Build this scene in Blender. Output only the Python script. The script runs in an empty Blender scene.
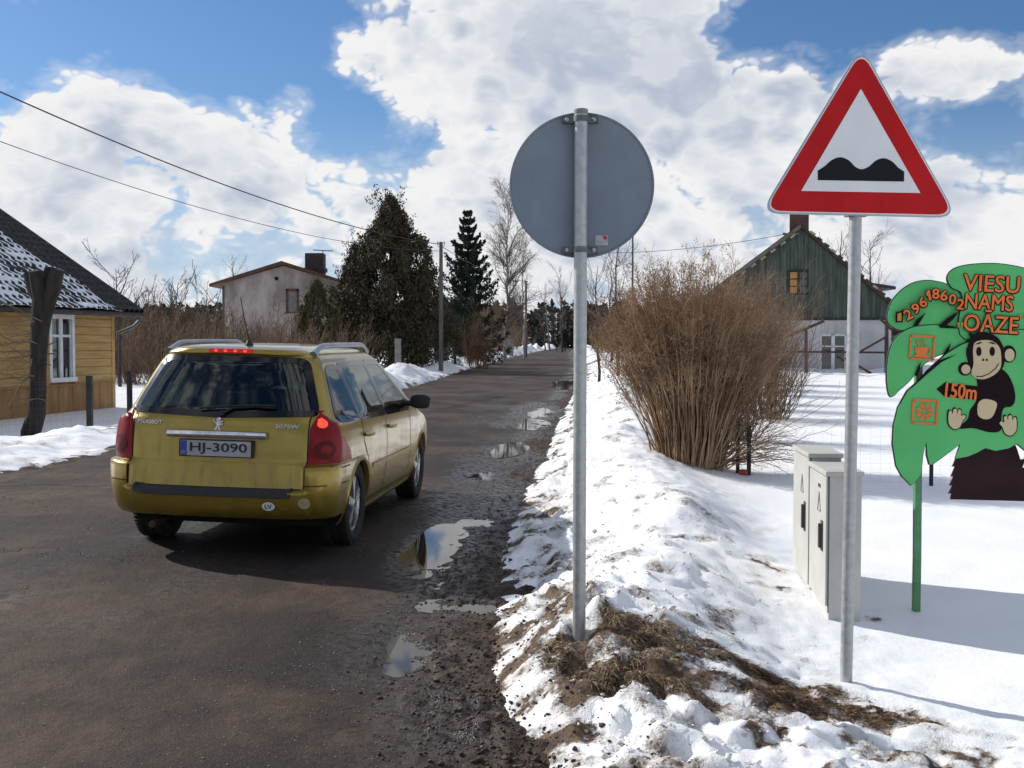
import bpy, bmesh, math, random
import numpy as np
from mathutils import Vector, Matrix, Euler
from mathutils.geometry import delaunay_2d_cdt
R = math.radians
random.seed(7)
rng = np.random.default_rng(11)
scene = bpy.context.scene
col = scene.collection
PI = math.pi

# ------------------------------------------------------------------ camera
CAM_H, FPX, PITCH = 1.6, 1124.0, R(2.14)
cd = bpy.data.cameras.new('camera'); cam = bpy.data.objects.new('camera', cd); col.objects.link(cam)
cam.location = (0, 0, CAM_H); cam.rotation_euler = (PI/2 - PITCH, 0, 0)
cd.sensor_width = 36; cd.lens = FPX/1024*36; cd.clip_start = 0.05; cd.clip_end = 4000
scene.camera = cam
scene.render.resolution_x, scene.render.resolution_y = 1024, 768
def ray(px, py):
    u, v = (px-512)/FPX, (384-py)/FPX
    c, s = math.cos(PITCH), math.sin(PITCH)
    return (u, c+v*s, v*c-s)
def at(px, py, Y):                      # photo point on the vertical plane y = Y
    a, b, c = ray(px, py); k = Y/b
    return Vector((a*k, Y, CAM_H+c*k))
def dirv(px, py):
    return Vector(ray(px, py)).normalized()

# ------------------------------------------------------------------ sun, sky, exposure
SUN_EL = R(32.5); SX, SY = -0.84, 0.5426   # where the sun stands (horizontal direction)
sund = Vector((SX*math.cos(SUN_EL), SY*math.cos(SUN_EL), math.sin(SUN_EL))).normalized()
sl = bpy.data.lights.new('sun', 'SUN'); so = bpy.data.objects.new('sun', sl); col.objects.link(so)
sl.energy = 5.0; sl.angle = R(0.53); sl.color = (1.0, 0.955, 0.88)
so.rotation_euler = (-sund).to_track_quat('-Z', 'Y').to_euler(); so.location = (-20, 20, 30)
scene.view_settings.view_transform = 'Standard'; scene.view_settings.look = 'None'
scene.view_settings.exposure = -0.05; scene.view_settings.gamma = 1.0
scene.view_settings.use_curve_mapping = False
scene.cycles.max_bounces = 8; scene.cycles.transparent_max_bounces = 16
scene.cycles.caustics_reflective = False; scene.cycles.caustics_refractive = False
scene.cycles.sample_clamp_indirect = 6.0

w = bpy.data.worlds.new('World'); scene.world = w; w.use_nodes = True
nt = w.node_tree; nt.nodes.clear()
class NB:
    """small node-building helper"""
    def __init__(s, tree): s.t = tree
    def n(s, typ, **kw):
        nd = s.t.nodes.new(typ)
        for k, v in kw.items(): setattr(nd, k, v)
        return nd
    def put(s, sock, v):
        if isinstance(v, bpy.types.NodeSocket): s.t.links.new(v, sock)
        else: sock.default_value = v
    def m(s, op, a, b=None, c=None, clamp=False):
        nd = s.n('ShaderNodeMath', operation=op); nd.use_clamp = clamp
        s.put(nd.inputs[0], a)
        if b is not None: s.put(nd.inputs[1], b)
        if c is not None: s.put(nd.inputs[2], c)
        return nd.outputs[0]
    def vm(s, op, a, b=None):
        nd = s.n('ShaderNodeVectorMath', operation=op); s.put(nd.inputs[0], a)
        if b is not None: s.put(nd.inputs[1], b)
        return nd.outputs['Value'] if op in ('DISTANCE', 'LENGTH', 'DOT_PRODUCT') else nd.outputs[0]
    def mr(s, v, a, b, c=0.0, d=1.0, typ='SMOOTHSTEP'):
        nd = s.n('ShaderNodeMapRange', interpolation_type=typ)
        s.put(nd.inputs['Value'], v); s.put(nd.inputs['From Min'], a); s.put(nd.inputs['From Max'], b)
        s.put(nd.inputs['To Min'], c); s.put(nd.inputs['To Max'], d)
        return nd.outputs[0]
    def noise(s, vec, scale, detail=4.0, rough=0.5, dist=0.0, out='Fac'):
        nd = s.n('ShaderNodeTexNoise'); s.put(nd.inputs['Vector'], vec)
        nd.inputs['Scale'].default_value = scale; nd.inputs['Detail'].default_value = detail
        nd.inputs['Roughness'].default_value = rough; nd.inputs['Distortion'].default_value = dist
        return nd.outputs[out]
    def mix(s, f, a, b, blend='MIX'):
        nd = s.n('ShaderNodeMix', data_type='RGBA', blend_type=blend)
        s.put(nd.inputs[0], f); s.put(nd.inputs[6], a); s.put(nd.inputs[7], b)
        return nd.outputs[2]
def rgba(c): return (c[0], c[1], c[2], 1.0)

B = NB(nt)
sky = B.n('ShaderNodeTexSky', sky_type='NISHITA'); sky.sun_disc = False
sky.sun_elevation = SUN_EL; sky.sun_rotation = math.atan2(SX, SY)
sky.altitude = 60; sky.air_density = 1.0; sky.dust_density = 0.6; sky.ozone_density = 2.2
tc = B.n('ShaderNodeTexCoord').outputs['Generated']
SQ = 1.55                               # clouds are flatter than they are wide
dvec = B.vm('MULTIPLY', tc, (1, 1, SQ))
def cloud_noise(v, octaves=4):
    v = B.vm('ADD', v, B.vm('MULTIPLY', B.noise(v, 7.0, 2.0, 0.5, 0.0, 'Color'), (.030, .030, .030)))
    big = B.noise(v, 4.6, 3.0, 0.5, 0.0)
    acc = B.m('MULTIPLY_ADD', big, 1.25, -0.30)
    for sc_, am in ((10.0, .46), (22.0, .30), (47.0, .19), (105.0, .12))[:octaves]:       # rounded heads upon heads
        nz = B.noise(v, sc_, 0.0, 0.5, 0.0)
        acc = B.m('MULTIPLY_ADD', B.m('ABSOLUTE', B.m('MULTIPLY_ADD', nz, 2.0, -1.0)), am, acc)
    return acc
n1 = cloud_noise(dvec)
sv = Vector((-0.022, 0.0, 0.040))
n2 = cloud_noise(B.vm('ADD', dvec, tuple(sv)), 3)
low = B.noise(B.vm('ADD', dvec, (3.1, 1.7, 0.4)), 2.3, 2.0, 0.5)
#   photo x, y, radius, weight: where the cumulus stand (+) and where the blue shows (-)
BL = [(450, 50, 130, .26), (560, 40, 170, .24), (650, 70, 150, .28), (720, 130, 130, .26), (360, 55, 70, .20), (580, 150, 170, .20), (470, 190, 130, .20),
      (60, 105, 110, .26), (180, 110, 90, .22), (30, 190, 120, .26), (140, 190, 120, .22), (240, 150, 90, .24), (290, 210, 110, .18), (200, 270, 130, .14), (80, 270, 110, .14), (400, 250, 110, .14),
      (790, 110, 80, .26), (940, 75, 70, .26), (1010, 60, 70, .24), (900, 60, 45, .12), (970, 210, 120, .26), (860, 230, 110, .20), (720, 240, 120, .18), (600, 250, 110, .14),
      (120, 20, 130, -.40), (250, 60, 80, -.40), (20, 45, 90, -.34), (210, 5, 110, -.34), (345, 120, 60, -.34), (410, 135, 45, -.20), (300, 20, 60, -.20), (780, 15, 110, -.40), (860, 20, 70, -.30), (905, 135, 60, -.34), (990, 130, 55, -.34),
      (850, 60, 60, -.20), (1020, 5, 70, -.34), (700, 25, 50, -.2), (350, 170, 50, -.10), (235, 250, 50, -.1), (560, 280, 60, -.10), (130, 225, 45, -.12), (760, 40, 60, -.2)]
cov = None
for px, py, r, wt in BL:
    d = dirv(px, py)
    dist = B.vm('DISTANCE', dvec, (d.x, d.y, d.z*SQ))
    b = B.mr(dist, 0.0, r/FPX*1.15, wt, 0.0)
    cov = b if cov is None else B.m('ADD', cov, b)
sepz = B.n('ShaderNodeSeparateXYZ'); B.put(sepz.inputs[0], tc)
covall = B.m('ADD', cov, B.m('MULTIPLY_ADD', low, 0.24, -0.125))
covall = B.m('ADD', covall, B.mr(sepz.outputs[2], 0.02, 0.10, 0.10, 0.0))
raw = B.m('ADD', n1, covall)
alpha = B.mr(raw, 0.55, 0.68)
wisp = B.mr(raw, 0.38, 0.66, 0.0, 0.34)
alpha = B.m('MAXIMUM', alpha, wisp)
litd = B.m('MULTIPLY_ADD', B.m('SUBTRACT', n1, n2), 2.6, 0.74, clamp=True)
thick = B.mr(raw, 0.70, 1.30)
lit = B.m('SUBTRACT', litd, B.m('MULTIPLY', thick, 0.58), clamp=True)
lit = B.m('MAXIMUM', lit, B.m('MULTIPLY_ADD', n1, 0.9, -0.45))
lit = B.m('ADD', lit, B.mr(raw, 0.80, 0.58, 0.0, 0.45), clamp=True)
ccol = B.mix(lit, (5.6, 6.35, 7.8, 1), (10.9, 10.9, 11.0, 1))
skyc = B.mix(1.0, sky.outputs[0], (0.62, 0.88, 1.18, 1), 'MULTIPLY')
skyc = B.mix(B.mr(sepz.outputs[2], 0.0, 0.22, 0.85, 0.0), skyc, (6.2, 7.6, 9.6, 1))
fin = B.mix(alpha, skyc, ccol)
bg = B.n('ShaderNodeBackground'); B.put(bg.inputs['Color'], fin); bg.inputs['Strength'].default_value = 0.085
wo = B.n('ShaderNodeOutputWorld'); nt.links.new(bg.outputs[0], wo.inputs['Surface'])

# ------------------------------------------------------------------ materials
def pmat(name, c, rough=0.7, metal=0.0, var=None, bump=None, spec=0.5, c2=None, coat=0.0, emit=None, sc=(1, 1, 1)):
    m = bpy.data.materials.new(name); m.use_nodes = True
    t = m.node_tree; b = NB(t); p = t.nodes['Principled BSDF']
    p.inputs['Base Color'].default_value = rgba(c); p.inputs['Roughness'].default_value = rough
    p.inputs['Metallic'].default_value = metal; p.inputs['Specular IOR Level'].default_value = spec
    p.inputs['Coat Weight'].default_value = coat; p.inputs['Coat Roughness'].default_value = 0.06
    if emit: p.inputs['Emission Color'].default_value = rgba(emit[0]); p.inputs['Emission Strength'].default_value = emit[1]
    v = b.n('ShaderNodeTexCoord').outputs['Object']
    if sc != (1, 1, 1): v = b.vm('MULTIPLY', v, sc)
    if var:
        f = b.mr(b.noise(v, var[0], 6.0, 0.6), 0.30, 0.70)
        lo = c2 if c2 else tuple(x*(1-var[1]) for x in c)
        b.put(p.inputs['Base Color'], b.mix(f, rgba(lo), rgba(tuple(min(1, x*(1+var[1]*0.6)) for x in c))))
        b.put(p.inputs['Roughness'], b.m('MULTIPLY_ADD', f, -0.12, rough+0.06))
    if bump:
        bp = b.n('ShaderNodeBump'); bp.inputs['Strength'].default_value = bump[1]; bp.inputs['Distance'].default_value = bump[2] if len(bump) > 2 else 0.01
        b.put(bp.inputs['Height'], b.noise(v, bump[0], 5.0, 0.6)); t.links.new(bp.outputs[0], p.inputs['Normal'])
    return m

# ------------------------------------------------------------------ mesh helpers
def link(o, parent=None):
    col.objects.link(o)
    if parent is not None: o.parent = parent
    return o
def tag(o, label=None, cat=None, group=None, kind=None):
    for k, v in (('label', label), ('category', cat), ('group', group), ('kind', kind)):
        if v: o[k] = v
    return o
def empty(name, loc=(0, 0, 0), rz=0.0, label=None, cat=None, group=None):
    o = bpy.data.objects.new(name, None); o.location = loc; o.rotation_euler = (0, 0, rz)
    o.empty_display_size = 0.2
    return tag(link(o), label, cat, group)
def np_mesh(name, verts, faces, smooth=False):
    verts = np.asarray(verts, np.float32).reshape(-1, 3); faces = np.asarray(faces, np.int32)
    me = bpy.data.meshes.new(name); n, k = faces.shape
    me.vertices.add(len(verts)); me.vertices.foreach_set('co', verts.ravel())
    me.loops.add(n*k); me.loops.foreach_set('vertex_index', faces.ravel())
    me.polygons.add(n); me.polygons.foreach_set('loop_start', np.arange(0, n*k, k, dtype=np.int32))
    me.polygons.foreach_set('loop_total', np.full(n, k, np.int32))
    if smooth: me.polygons.foreach_set('use_smooth', np.ones(n, bool))
    me.update(calc_edges=True); me.validate()
    return me
def np_obj(name, verts, faces, mat, parent=None, smooth=False):
    me = np_mesh(name, verts, faces, smooth); me.materials.append(mat)
    return link(bpy.data.objects.new(name, me), parent)
class MB:
    def __init__(s): s.v = []; s.f = []
    def add(s, vs, fs):
        o = len(s.v); s.v += [tuple(p) for p in vs]; s.f += [tuple(i+o for i in f) for f in fs]; return s
    def box(s, x0, x1, y0, y1, z0, z1, M=None):
        vs = [Vector(p) for p in ((x0,y0,z0),(x1,y0,z0),(x1,y1,z0),(x0,y1,z0),(x0,y0,z1),(x1,y0,z1),(x1,y1,z1),(x0,y1,z1))]
        if M is not None: vs = [M @ p for p in vs]
        return s.add(vs, [(0,3,2,1),(4,5,6,7),(0,1,5,4),(1,2,6,5),(2,3,7,6),(3,0,4,7)])
    def bar(s, a, b, wx, wz, up=(0, 0, 1)):     # rectangular bar from a to b
        a, b = Vector(a), Vector(b); d = b-a; L = d.length; d.normalize()
        u = Vector(up); sd = d.cross(u)
        if sd.length < 1e-4: sd = d.cross(Vector((1, 0, 0)))
        sd.normalize(); u = sd.cross(d)
        vs = []
        for q in (a, b):
            for i, j in ((-1,-1),(1,-1),(1,1),(-1,1)): vs.append(q+sd*(i*wx/2)+u*(j*wz/2))
        return s.add(vs, [(0,1,2,3),(7,6,5,4),(0,4,5,1),(1,5,6,2),(2,6,7,3),(3,7,4,0)])
    def tube(s, path, rad, n=8, cap=True):
        P = [Vector(p) for p in path]; k = len(P)
        rr = rad if isinstance(rad, (list, tuple)) else [rad]*k
        vs = []; prev = None
        for i, p in enumerate(P):
            d = (P[min(i+1, k-1)]-P[max(i-1, 0)]).normalized()
            if prev is None:
                ref = Vector((0, 0, 1)) if abs(d.z) < 0.9 else Vector((1, 0, 0))
                u = d.cross(ref).normalized()
            else: u = (prev-d*prev.dot(d)).normalized()
            prev = u; v = d.cross(u)
            for j in range(n):
                a = 2*PI*j/n; vs.append(p+(u*math.cos(a)+v*math.sin(a))*rr[i])
        fs = [(i*n+j, i*n+(j+1) % n, (i+1)*n+(j+1) % n, (i+1)*n+j) for i in range(k-1) for j in range(n)]
        if cap: fs += [tuple(range(n-1, -1, -1)), tuple(range((k-1)*n, k*n))]
        return s.add(vs, fs)
    def lathe(s, prof, n=32, axis='z', c=(0, 0, 0)):
        vs = []; k = len(prof)
        for r, h in prof:
            for j in range(n):
                a = 2*PI*j/n; x, y = r*math.cos(a), r*math.sin(a)
                p = (x, y, h) if axis == 'z' else ((h, x, y) if axis == 'x' else (x, h, y))
                vs.append((p[0]+c[0], p[1]+c[1], p[2]+c[2]))
        fs = [(i*n+j, i*n+(j+1) % n, (i+1)*n+(j+1) % n, (i+1)*n+j) for i in range(k-1) for j in range(n)]
        return s.add(vs, fs)
    def prism(s, poly, y0, y1):                 # polygon in (x,z) extruded from y0 (front) to y1
        n = len(poly)
        vs = [(x, y0, z) for x, z in poly]+[(x, y1, z) for x, z in poly]
        return s.add(vs, [tuple(range(n)), tuple(range(2*n-1, n-1, -1))]+[(i, i+n, (i+1) % n+n, (i+1) % n) for i in range(n)])
    def build(s, name, mat, parent=None, smooth=False, bevel=0.0, loc=None):
        me = bpy.data.meshes.new(name); me.from_pydata(s.v, [], s.f); me.validate()
        bm = bmesh.new(); bm.from_mesh(me)
        bmesh.ops.recalc_face_normals(bm, faces=bm.faces)
        if bevel: bmesh.ops.bevel(bm, geom=[e for e in bm.edges if e.is_manifold and e.calc_face_angle(0) > 0.5], offset=bevel, segments=2, affect='EDGES', profile=0.6)
        bm.to_mesh(me); bm.free()
        if smooth:
            me.polygons.foreach_set('use_smooth', np.ones(len(me.polygons), bool))
            me.set_sharp_from_angle(angle=R(38))
        me.materials.append(mat)
        o = link(bpy.data.objects.new(name, me), parent)
        if loc: o.location = loc
        return o
def text_verts(body, w, h, offset=0.0, depth=0.002):
    cu = bpy.data.curves.new('t', 'FONT'); cu.body = body; cu.offset = offset; cu.extrude = 0.01; cu.resolution_u = 3
    ob = bpy.data.objects.new('t', cu); me = bpy.data.meshes.new_from_object(ob)
    v = np.array([tuple(p.co) for p in me.vertices]); f = [tuple(p.vertices) for p in me.polygons]
    bpy.data.objects.remove(ob); bpy.data.curves.remove(cu); bpy.data.meshes.remove(me)
    lo, hi = v.min(0), v.max(0)
    v = (v-(lo+hi)/2)/np.maximum(hi-lo, 1e-6)*np.array((w, h, depth))
    return v, f
def text_part(name, body, parent, mat, cx, cz, w, h, y, depth=0.003, offset=0.02, rot=0.0):
    v, f = text_verts(body, w, h, offset, depth)
    c, s = math.cos(rot), math.sin(rot)
    vs = [(cx+p[0]*c-p[1]*s, y-p[2], cz+p[0]*s+p[1]*c) for p in v]
    me = bpy.data.meshes.new(name); me.from_pydata(vs, [], f); me.materials.append(mat)
    return link(bpy.data.objects.new(name, me), parent)
def ellipse(cx, cz, rx, rz, n=28, a0=0.0):
    return [(cx+rx*math.cos(a0+2*PI*i/n), cz+rz*math.sin(a0+2*PI*i/n)) for i in range(n)]
def spline(pts, per=5, closed=True):            # Catmull-Rom through 2-D points
    n = len(pts); out = []
    for i in range(n if closed else n-1):
        g = lambda k: pts[k % n] if closed else pts[min(max(k, 0), n-1)]
        p0, p1, p2, p3 = g(i-1), g(i), g(i+1), g(i+2)
        for j in range(per):
            t = j/per
            out.append(tuple(0.5*(2*p1[k]+(p2[k]-p0[k])*t+(2*p0[k]-5*p1[k]+4*p2[k]-p3[k])*t*t+(3*p1[k]-p0[k]-3*p2[k]+p3[k])*t**3) for k in (0, 1)))
    if not closed: out.append(tuple(pts[-1]))
    return out
# vectorised noise
def _hash(ix, iy, seed):
    h = (ix.astype(np.int64)*374761393+iy.astype(np.int64)*668265263+seed*974711) & 0xffffffff
    h = ((h ^ (h >> 13))*1274126177) & 0xffffffff
    return ((h ^ (h >> 16)) & 0xffffff)/float(0xffffff)
def vnoise(x, y, seed=0):
    x = np.asarray(x, float); y = np.asarray(y, float)
    xi, yi = np.floor(x), np.floor(y); fx, fy = x-xi, y-yi
    fx = fx*fx*fx*(fx*(fx*6-15)+10); fy = fy*fy*fy*(fy*(fy*6-15)+10)
    a, b, c, d = _hash(xi, yi, seed), _hash(xi+1, yi, seed), _hash(xi, yi+1, seed), _hash(xi+1, yi+1, seed)
    return (a*(1-fx)+b*fx)*(1-fy)+(c*(1-fx)+d*fx)*fy
def fbm(x, y, octv=4, seed=0, gain=0.5):        # about -1..1
    r = 0; a = 1.0; tot = 0
    for o in range(octv):
        r = r+a*(vnoise(x*2.03**o+o*17.3, y*2.03**o-o*9.1, seed+o)*2-1); tot += a; a *= gain
    return r/tot*1.6
def sstep(a, b, x):
    t = np.clip((x-a)/(b-a), 0, 1); return t*t*(3-2*t)
# vectorised tubes: paths (N,P,3), radii (N,P)
def tubes(paths, radii, sides=3):
    paths = np.asarray(paths, float); N, P, _ = paths.shape
    d = np.gradient(paths, axis=1); d /= np.linalg.norm(d, axis=2, keepdims=True)+1e-9
    ref = np.where(np.abs(d[:, :1, 2:3]) < 0.8, np.array((0, 0, 1.0)), np.array((1.0, 0, 0)))
    u = np.cross(d, np.broadcast_to(ref, d.shape)); u /= np.linalg.norm(u, axis=2, keepdims=True)+1e-9
    v = np.cross(d, u)
    a = 2*PI*np.arange(sides)/sides
    ring = u[:, :, None, :]*np.cos(a)[None, None, :, None]+v[:, :, None, :]*np.sin(a)[None, None, :, None]
    V = paths[:, :, None, :]+ring*np.asarray(radii)[:, :, None, None]
    idx = np.arange(N*P*sides).reshape(N, P, sides)
    nx = np.roll(idx, -1, axis=2)
    F = np.stack([idx[:, :-1], nx[:, :-1], nx[:, 1:], idx[:, 1:]], -1).reshape(-1, 4)
    return V.reshape(-1, 3), F
def merge(parts):
    vs, fs, o = [], [], 0
    for v, f in parts: vs.append(v); fs.append(f+o); o += len(v)
    return np.concatenate(vs), np.concatenate(fs)
def leaves(c, size, up=0.0, aspect=1.6, r=rng):  # random little quads at the points c
    n = len(c)
    a = r.normal(size=(n, 3)); a[:, 2] += up; a /= np.linalg.norm(a, axis=1, keepdims=True)
    b = np.cross(a, r.normal(size=(n, 3))); b /= np.linalg.norm(b, axis=1, keepdims=True)+1e-9
    s = (size*r.uniform(0.6, 1.4, n))[:, None]
    a = a*s*aspect; b = b*s
    V = np.stack([c-a*0.5, c+b*0.5, c+a*0.5, c-b*0.5], 1).reshape(-1, 3)
    return V, np.arange(4*n).reshape(n, 4)
def grow(base, dirs, length, P, bend, r0, r1, r=rng, lift=0.0, jit=0.12):
    n = len(base); t = np.linspace(0, 1, P)
    side = r.normal(size=(n, 3)); side[:, 2] += lift
    wob = np.cumsum(r.normal(size=(n, P, 3))*jit/P, axis=1)
    L = np.asarray(length).reshape(-1, 1, 1)
    p = base[:, None, :]+L*(dirs[:, None, :]*t[None, :, None]+bend*side[:, None, :]*(t**2)[None, :, None]+wob)
    rad = np.asarray(r0).reshape(-1, 1)*(1-t)+np.asarray(r1).reshape(-1, 1)*t
    return p, rad
def sprout(paths, rad, k, lo, hi, ang, lenf, P, bend, r=rng, lift=0.1, rmin=0.002, taper=0.5, jit=0.12, abs_len=None):
    N, Q, _ = paths.shape
    i = np.repeat(np.arange(N), k); u = r.uniform(lo, hi, N*k)*(Q-1)
    j = np.minimum(u.astype(int), Q-2); f = (u-j)[:, None]
    b = paths[i, j]*(1-f)+paths[i, j+1]*f
    d = paths[i, j+1]-paths[i, j]; d /= np.linalg.norm(d, axis=1, keepdims=True)+1e-9
    q = r.normal(size=(N*k, 3)); q -= d*(q*d).sum(1, keepdims=True); q /= np.linalg.norm(q, axis=1, keepdims=True)+1e-9
    a = r.normal(ang, ang*0.25, N*k)[:, None]
    nd = d*np.cos(a)+q*np.sin(a); nd[:, 2] += lift; nd /= np.linalg.norm(nd, axis=1, keepdims=True)
    Lp = np.linalg.norm(paths[:, -1]-paths[:, 0], axis=1)[i]
    L = (Lp*lenf if abs_len is None else np.full(N*k, abs_len))*r.uniform(0.55, 1.25, N*k)*(1.15-0.6*u/(Q-1))
    rb = np.maximum((rad[i, j]*(1-f[:, 0])+rad[i, j+1]*f[:, 0])*taper, rmin)
    return grow(b, nd, L, P, bend, rb, np.maximum(rb*0.35, rmin*0.7), r, lift, jit)
# ------------------------------------------------------------------ ground: snow fields, verge, road
def xl(y): return np.interp(y, [-20, 0, 8, 13, 16, 24, 36, 69, 110, 150, 225, 330], [-8.5, -7.6, -6.5, -5.95, -5.6, -4.7, -3.6, -2.3, -.4, 1.9, 6.8, 15])
def xr(y): return np.interp(y, [-20, 0, 3.5, 4.4, 5.2, 6.5, 8.2, 10, 14, 20, 31, 64, 110, 150, 225, 330], [.5, .5, .42, .33, .10, .02, .05, .12, .42, .88, 1.7, 4.2, 6.4, 8.3, 13, 21])
GL = np.array([(0.28, 5.30), (0.55, 5.18), (1.0, 5.08), (1.5, 5.16), (1.80, 5.12), (1.98, 5.06)])
GW = np.array([0.20, 0.36, 0.42, 0.30, 0.15, 0.04])
def grass_mask(x, y):
    best = np.full(np.shape(x), -9.0)
    for i in range(len(GL)-1):
        a, b = GL[i], GL[i+1]; ab = b-a; L2 = ab@ab
        t = np.clip(((x-a[0])*ab[0]+(y-a[1])*ab[1])/L2, 0, 1)
        dd = np.hypot(x-a[0]-t*ab[0], y-a[1]-t*ab[1])
        best = np.maximum(best, (GW[i]*(1-t)+GW[i+1]*t)-dd)
    n = fbm(x*5, y*5, 4, 31)*0.09
    return sstep(-0.05, 0.07, best+n)
def ground_z(x, y, full=False):
    x = np.asarray(x, float); y = np.asarray(y, float)
    d = x-xr(y); dl = xl(y)-x
    right = d > (xr(y)-xl(y))*-0.5
    n_big = fbm(x*0.16, y*0.16, 3, 5); n_mid = fbm(x*0.9, y*0.9, 4, 9); n_lump = np.abs(fbm(x*3.1, y*3.1, 4, 14)); n_fine = fbm(x*9, y*9, 3, 21); n_vf = fbm(x*26, y*26, 2, 23)
    near = 1-sstep(14, 40, y)
    # right side
    A = np.interp(y, [0, 4, 4.8, 5.5, 6.2, 7.5, 10, 14, 20, 40, 80, 160], [.01, .02, .07, .24, .24, .27, .28, .24, .34, .40, .36, .5])
    c = np.interp(y, [4, 5.5, 7, 9, 14, 30], [.5, .42, .85, 1.25, 1.05, 1.3])
    wl_ = np.interp(y, [4, 7, 10, 30], [.35, .55, .75, .8]); wr_ = np.interp(y, [4, 5.5, 7, 10, 30], [.5, .6, .55, .6, 1.2])
    e = d-c
    bank = A*np.exp(-(e/np.where(e < 0, wl_, wr_))**2)*(1+0.28*n_mid)
    bm_ = np.exp(-((d-0.8)/1.0)**2)
    field = 0.03+0.05*n_big+0.012*n_mid+0.30*sstep(44, 56, y)*sstep(6, 10, x)*(1+.5*n_mid)
    field = field-0.05*sstep(1.2, 2.2, d)*(1-sstep(9, 14, y))-0.10*sstep(.8, 1.5, d)*(1-sstep(5.8, 7.2, y))
    zr = field*sstep(0.0, 0.7, d)+bank+bm_*(0.034*n_lump-0.014+0.015*n_fine+0.007*n_vf)*sstep(-0.1, 0.35, d)
    zr = zr+np.exp(-((y-4.4)/0.55)**2)*sstep(0.25, 0.6, d)*(0.016*n_lump-0.06+0.012*n_fine+0.006*n_vf)
    edge = np.exp(-((d-0.16)/0.34)**2)
    zr = zr+edge*(0.065*n_mid+0.045*n_fine-0.034)
    zr = zr+0.11*np.exp(-((x-.34)/.42)**2-((y-5.62)/.42)**2)
    G = grass_mask(x, y)
    zr = zr-G*0.022*(1+n_mid*.4)+G*.010*n_fine
    zr = np.where(True, (-0.14)*(1-sstep(-0.40, 0.10, d))+zr*sstep(-0.40, 0.10, d), zr)
    # left side
    Al = np.interp(y, [0, 8, 13, 17, 21, 26, 33, 36, 55, 70, 100, 150, 200], [.2, .3, .44, .40, .10, .05, .26, .50, .50, .42, .7, .9, .9])
    hp = 0.30+1.25*vnoise(y*0.26, y*0+3.3, 77)*sstep(24, 36, y)+0.35*(1-sstep(24, 36, y))
    el = dl-np.interp(y, [10, 17, 30, 60], [1.7, 1.5, 1.2, 1.5])
    wll = np.interp(y, [10, 20, 36], [1.0, 0.9, 0.9])
    bl = Al*hp*np.exp(-(el/np.where(el < 0, wll, wll*1.2))**2)*(1+0.35*n_mid)
    fl = 0.0+0.05*n_big-0.16*sstep(2.0, 5.0, dl)*(1-sstep(34, 60, y))
    zl = fl*sstep(0, 1.5, dl)+bl+np.exp(-((dl-1.2)/1.4)**2)*(0.06*n_lump-0.02+0.014*n_fine)
    zl = zl+np.exp(-((dl-0.15)/0.3)**2)*(0.06*n_mid+0.02*n_fine)
    zl = -0.14*(1-sstep(-0.25, 0.3, dl))+zl*sstep(-0.25, 0.3, dl)
    z = np.where(right, zr, zl)
    inside = (d < -0.2) & (dl < -0.2)
    z = np.where(inside, -0.14, z)
    if not full: return z
    dirtn = fbm(x*2.2, y*2.2, 5, 41); dn2 = fbm(x*7, y*7, 4, 47)
    dm = np.where(right, d, dl)
    rim = (1-sstep(0.05, 0.75, dm))
    dirt = np.clip(rim*(0.27+0.5*dirtn+0.75*dn2), 0, 1)
    streak = np.exp(-((dm-1.0)/1.1)**2)*sstep(0.30, 0.95, fbm(x*4.5, y*3.5, 4, 43)+0.6*dn2)*0.50
    speck = np.exp(-((y-4.35)/0.6)**2)*sstep(0.45, 0.75, dn2+.35*dirtn)*0.9*right*sstep(0.2, 0.6, d)
    # thawed, muddy snow at the foot of the cabinets
    foot = np.exp(-(((x-1.72)/0.16)**2+((y-7.45)/0.55)**2))+np.exp(-(((x-2.22)/0.14)**2+((y-6.66)/0.10)**2))*0.9
    dirt = np.maximum(np.maximum(dirt, streak), speck)
    dirt = np.maximum(dirt, sstep(0.45, 1.2, foot*(0.8+0.9*dn2)))
    G2 = np.clip(G*(0.84+0.60*fbm(x*4, y*7, 4, 57)+0.25*dn2), 0, 1)
    dirt = np.clip(np.maximum(dirt, G2), 0, 1)
    return z, dirt, G
def gz(x, y): return float(ground_z(np.array([x]), np.array([y]))[0])

def lines(a, b, f):
    o = [a]
    while o[-1] < b: o.append(o[-1]+f(o[-1]))
    return np.array(o)
gy = np.concatenate([np.arange(-30, 3, 1.0), lines(3.0, 60, lambda v: max(.022, .0068*v)), lines(60.8, 1500, lambda v: .022*v)])
gx = np.concatenate([-lines(9.2, 900, lambda v: .12+.07*(v-9.2))[::-1], np.arange(-9, -1.2, .085), np.arange(-1.2, 4.3, .032), lines(4.34, 900, lambda v: .03+.05*(v-4.3))])
def grid_obj(name, X, Y, Z, mat, attrs=None, smooth=True):
    ny, nx = X.shape
    idx = np.arange(nx*ny).reshape(ny, nx)
    F = np.stack([idx[:-1, :-1], idx[:-1, 1:], idx[1:, 1:], idx[1:, :-1]], -1).reshape(-1, 4)
    me = np_mesh(name, np.stack([X, Y, Z], -1).reshape(-1, 3), F, smooth)
    for k, v in (attrs or {}).items():
        a = me.attributes.new(k, 'FLOAT', 'POINT'); a.data.foreach_set('value', v.astype(np.float32).ravel())
    me.materials.append(mat)
    return link(bpy.data.objects.new(name, me))
def attr(b, name):
    nd = b.n('ShaderNodeAttribute'); nd.attribute_name = name; return nd.outputs['Fac']
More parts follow.
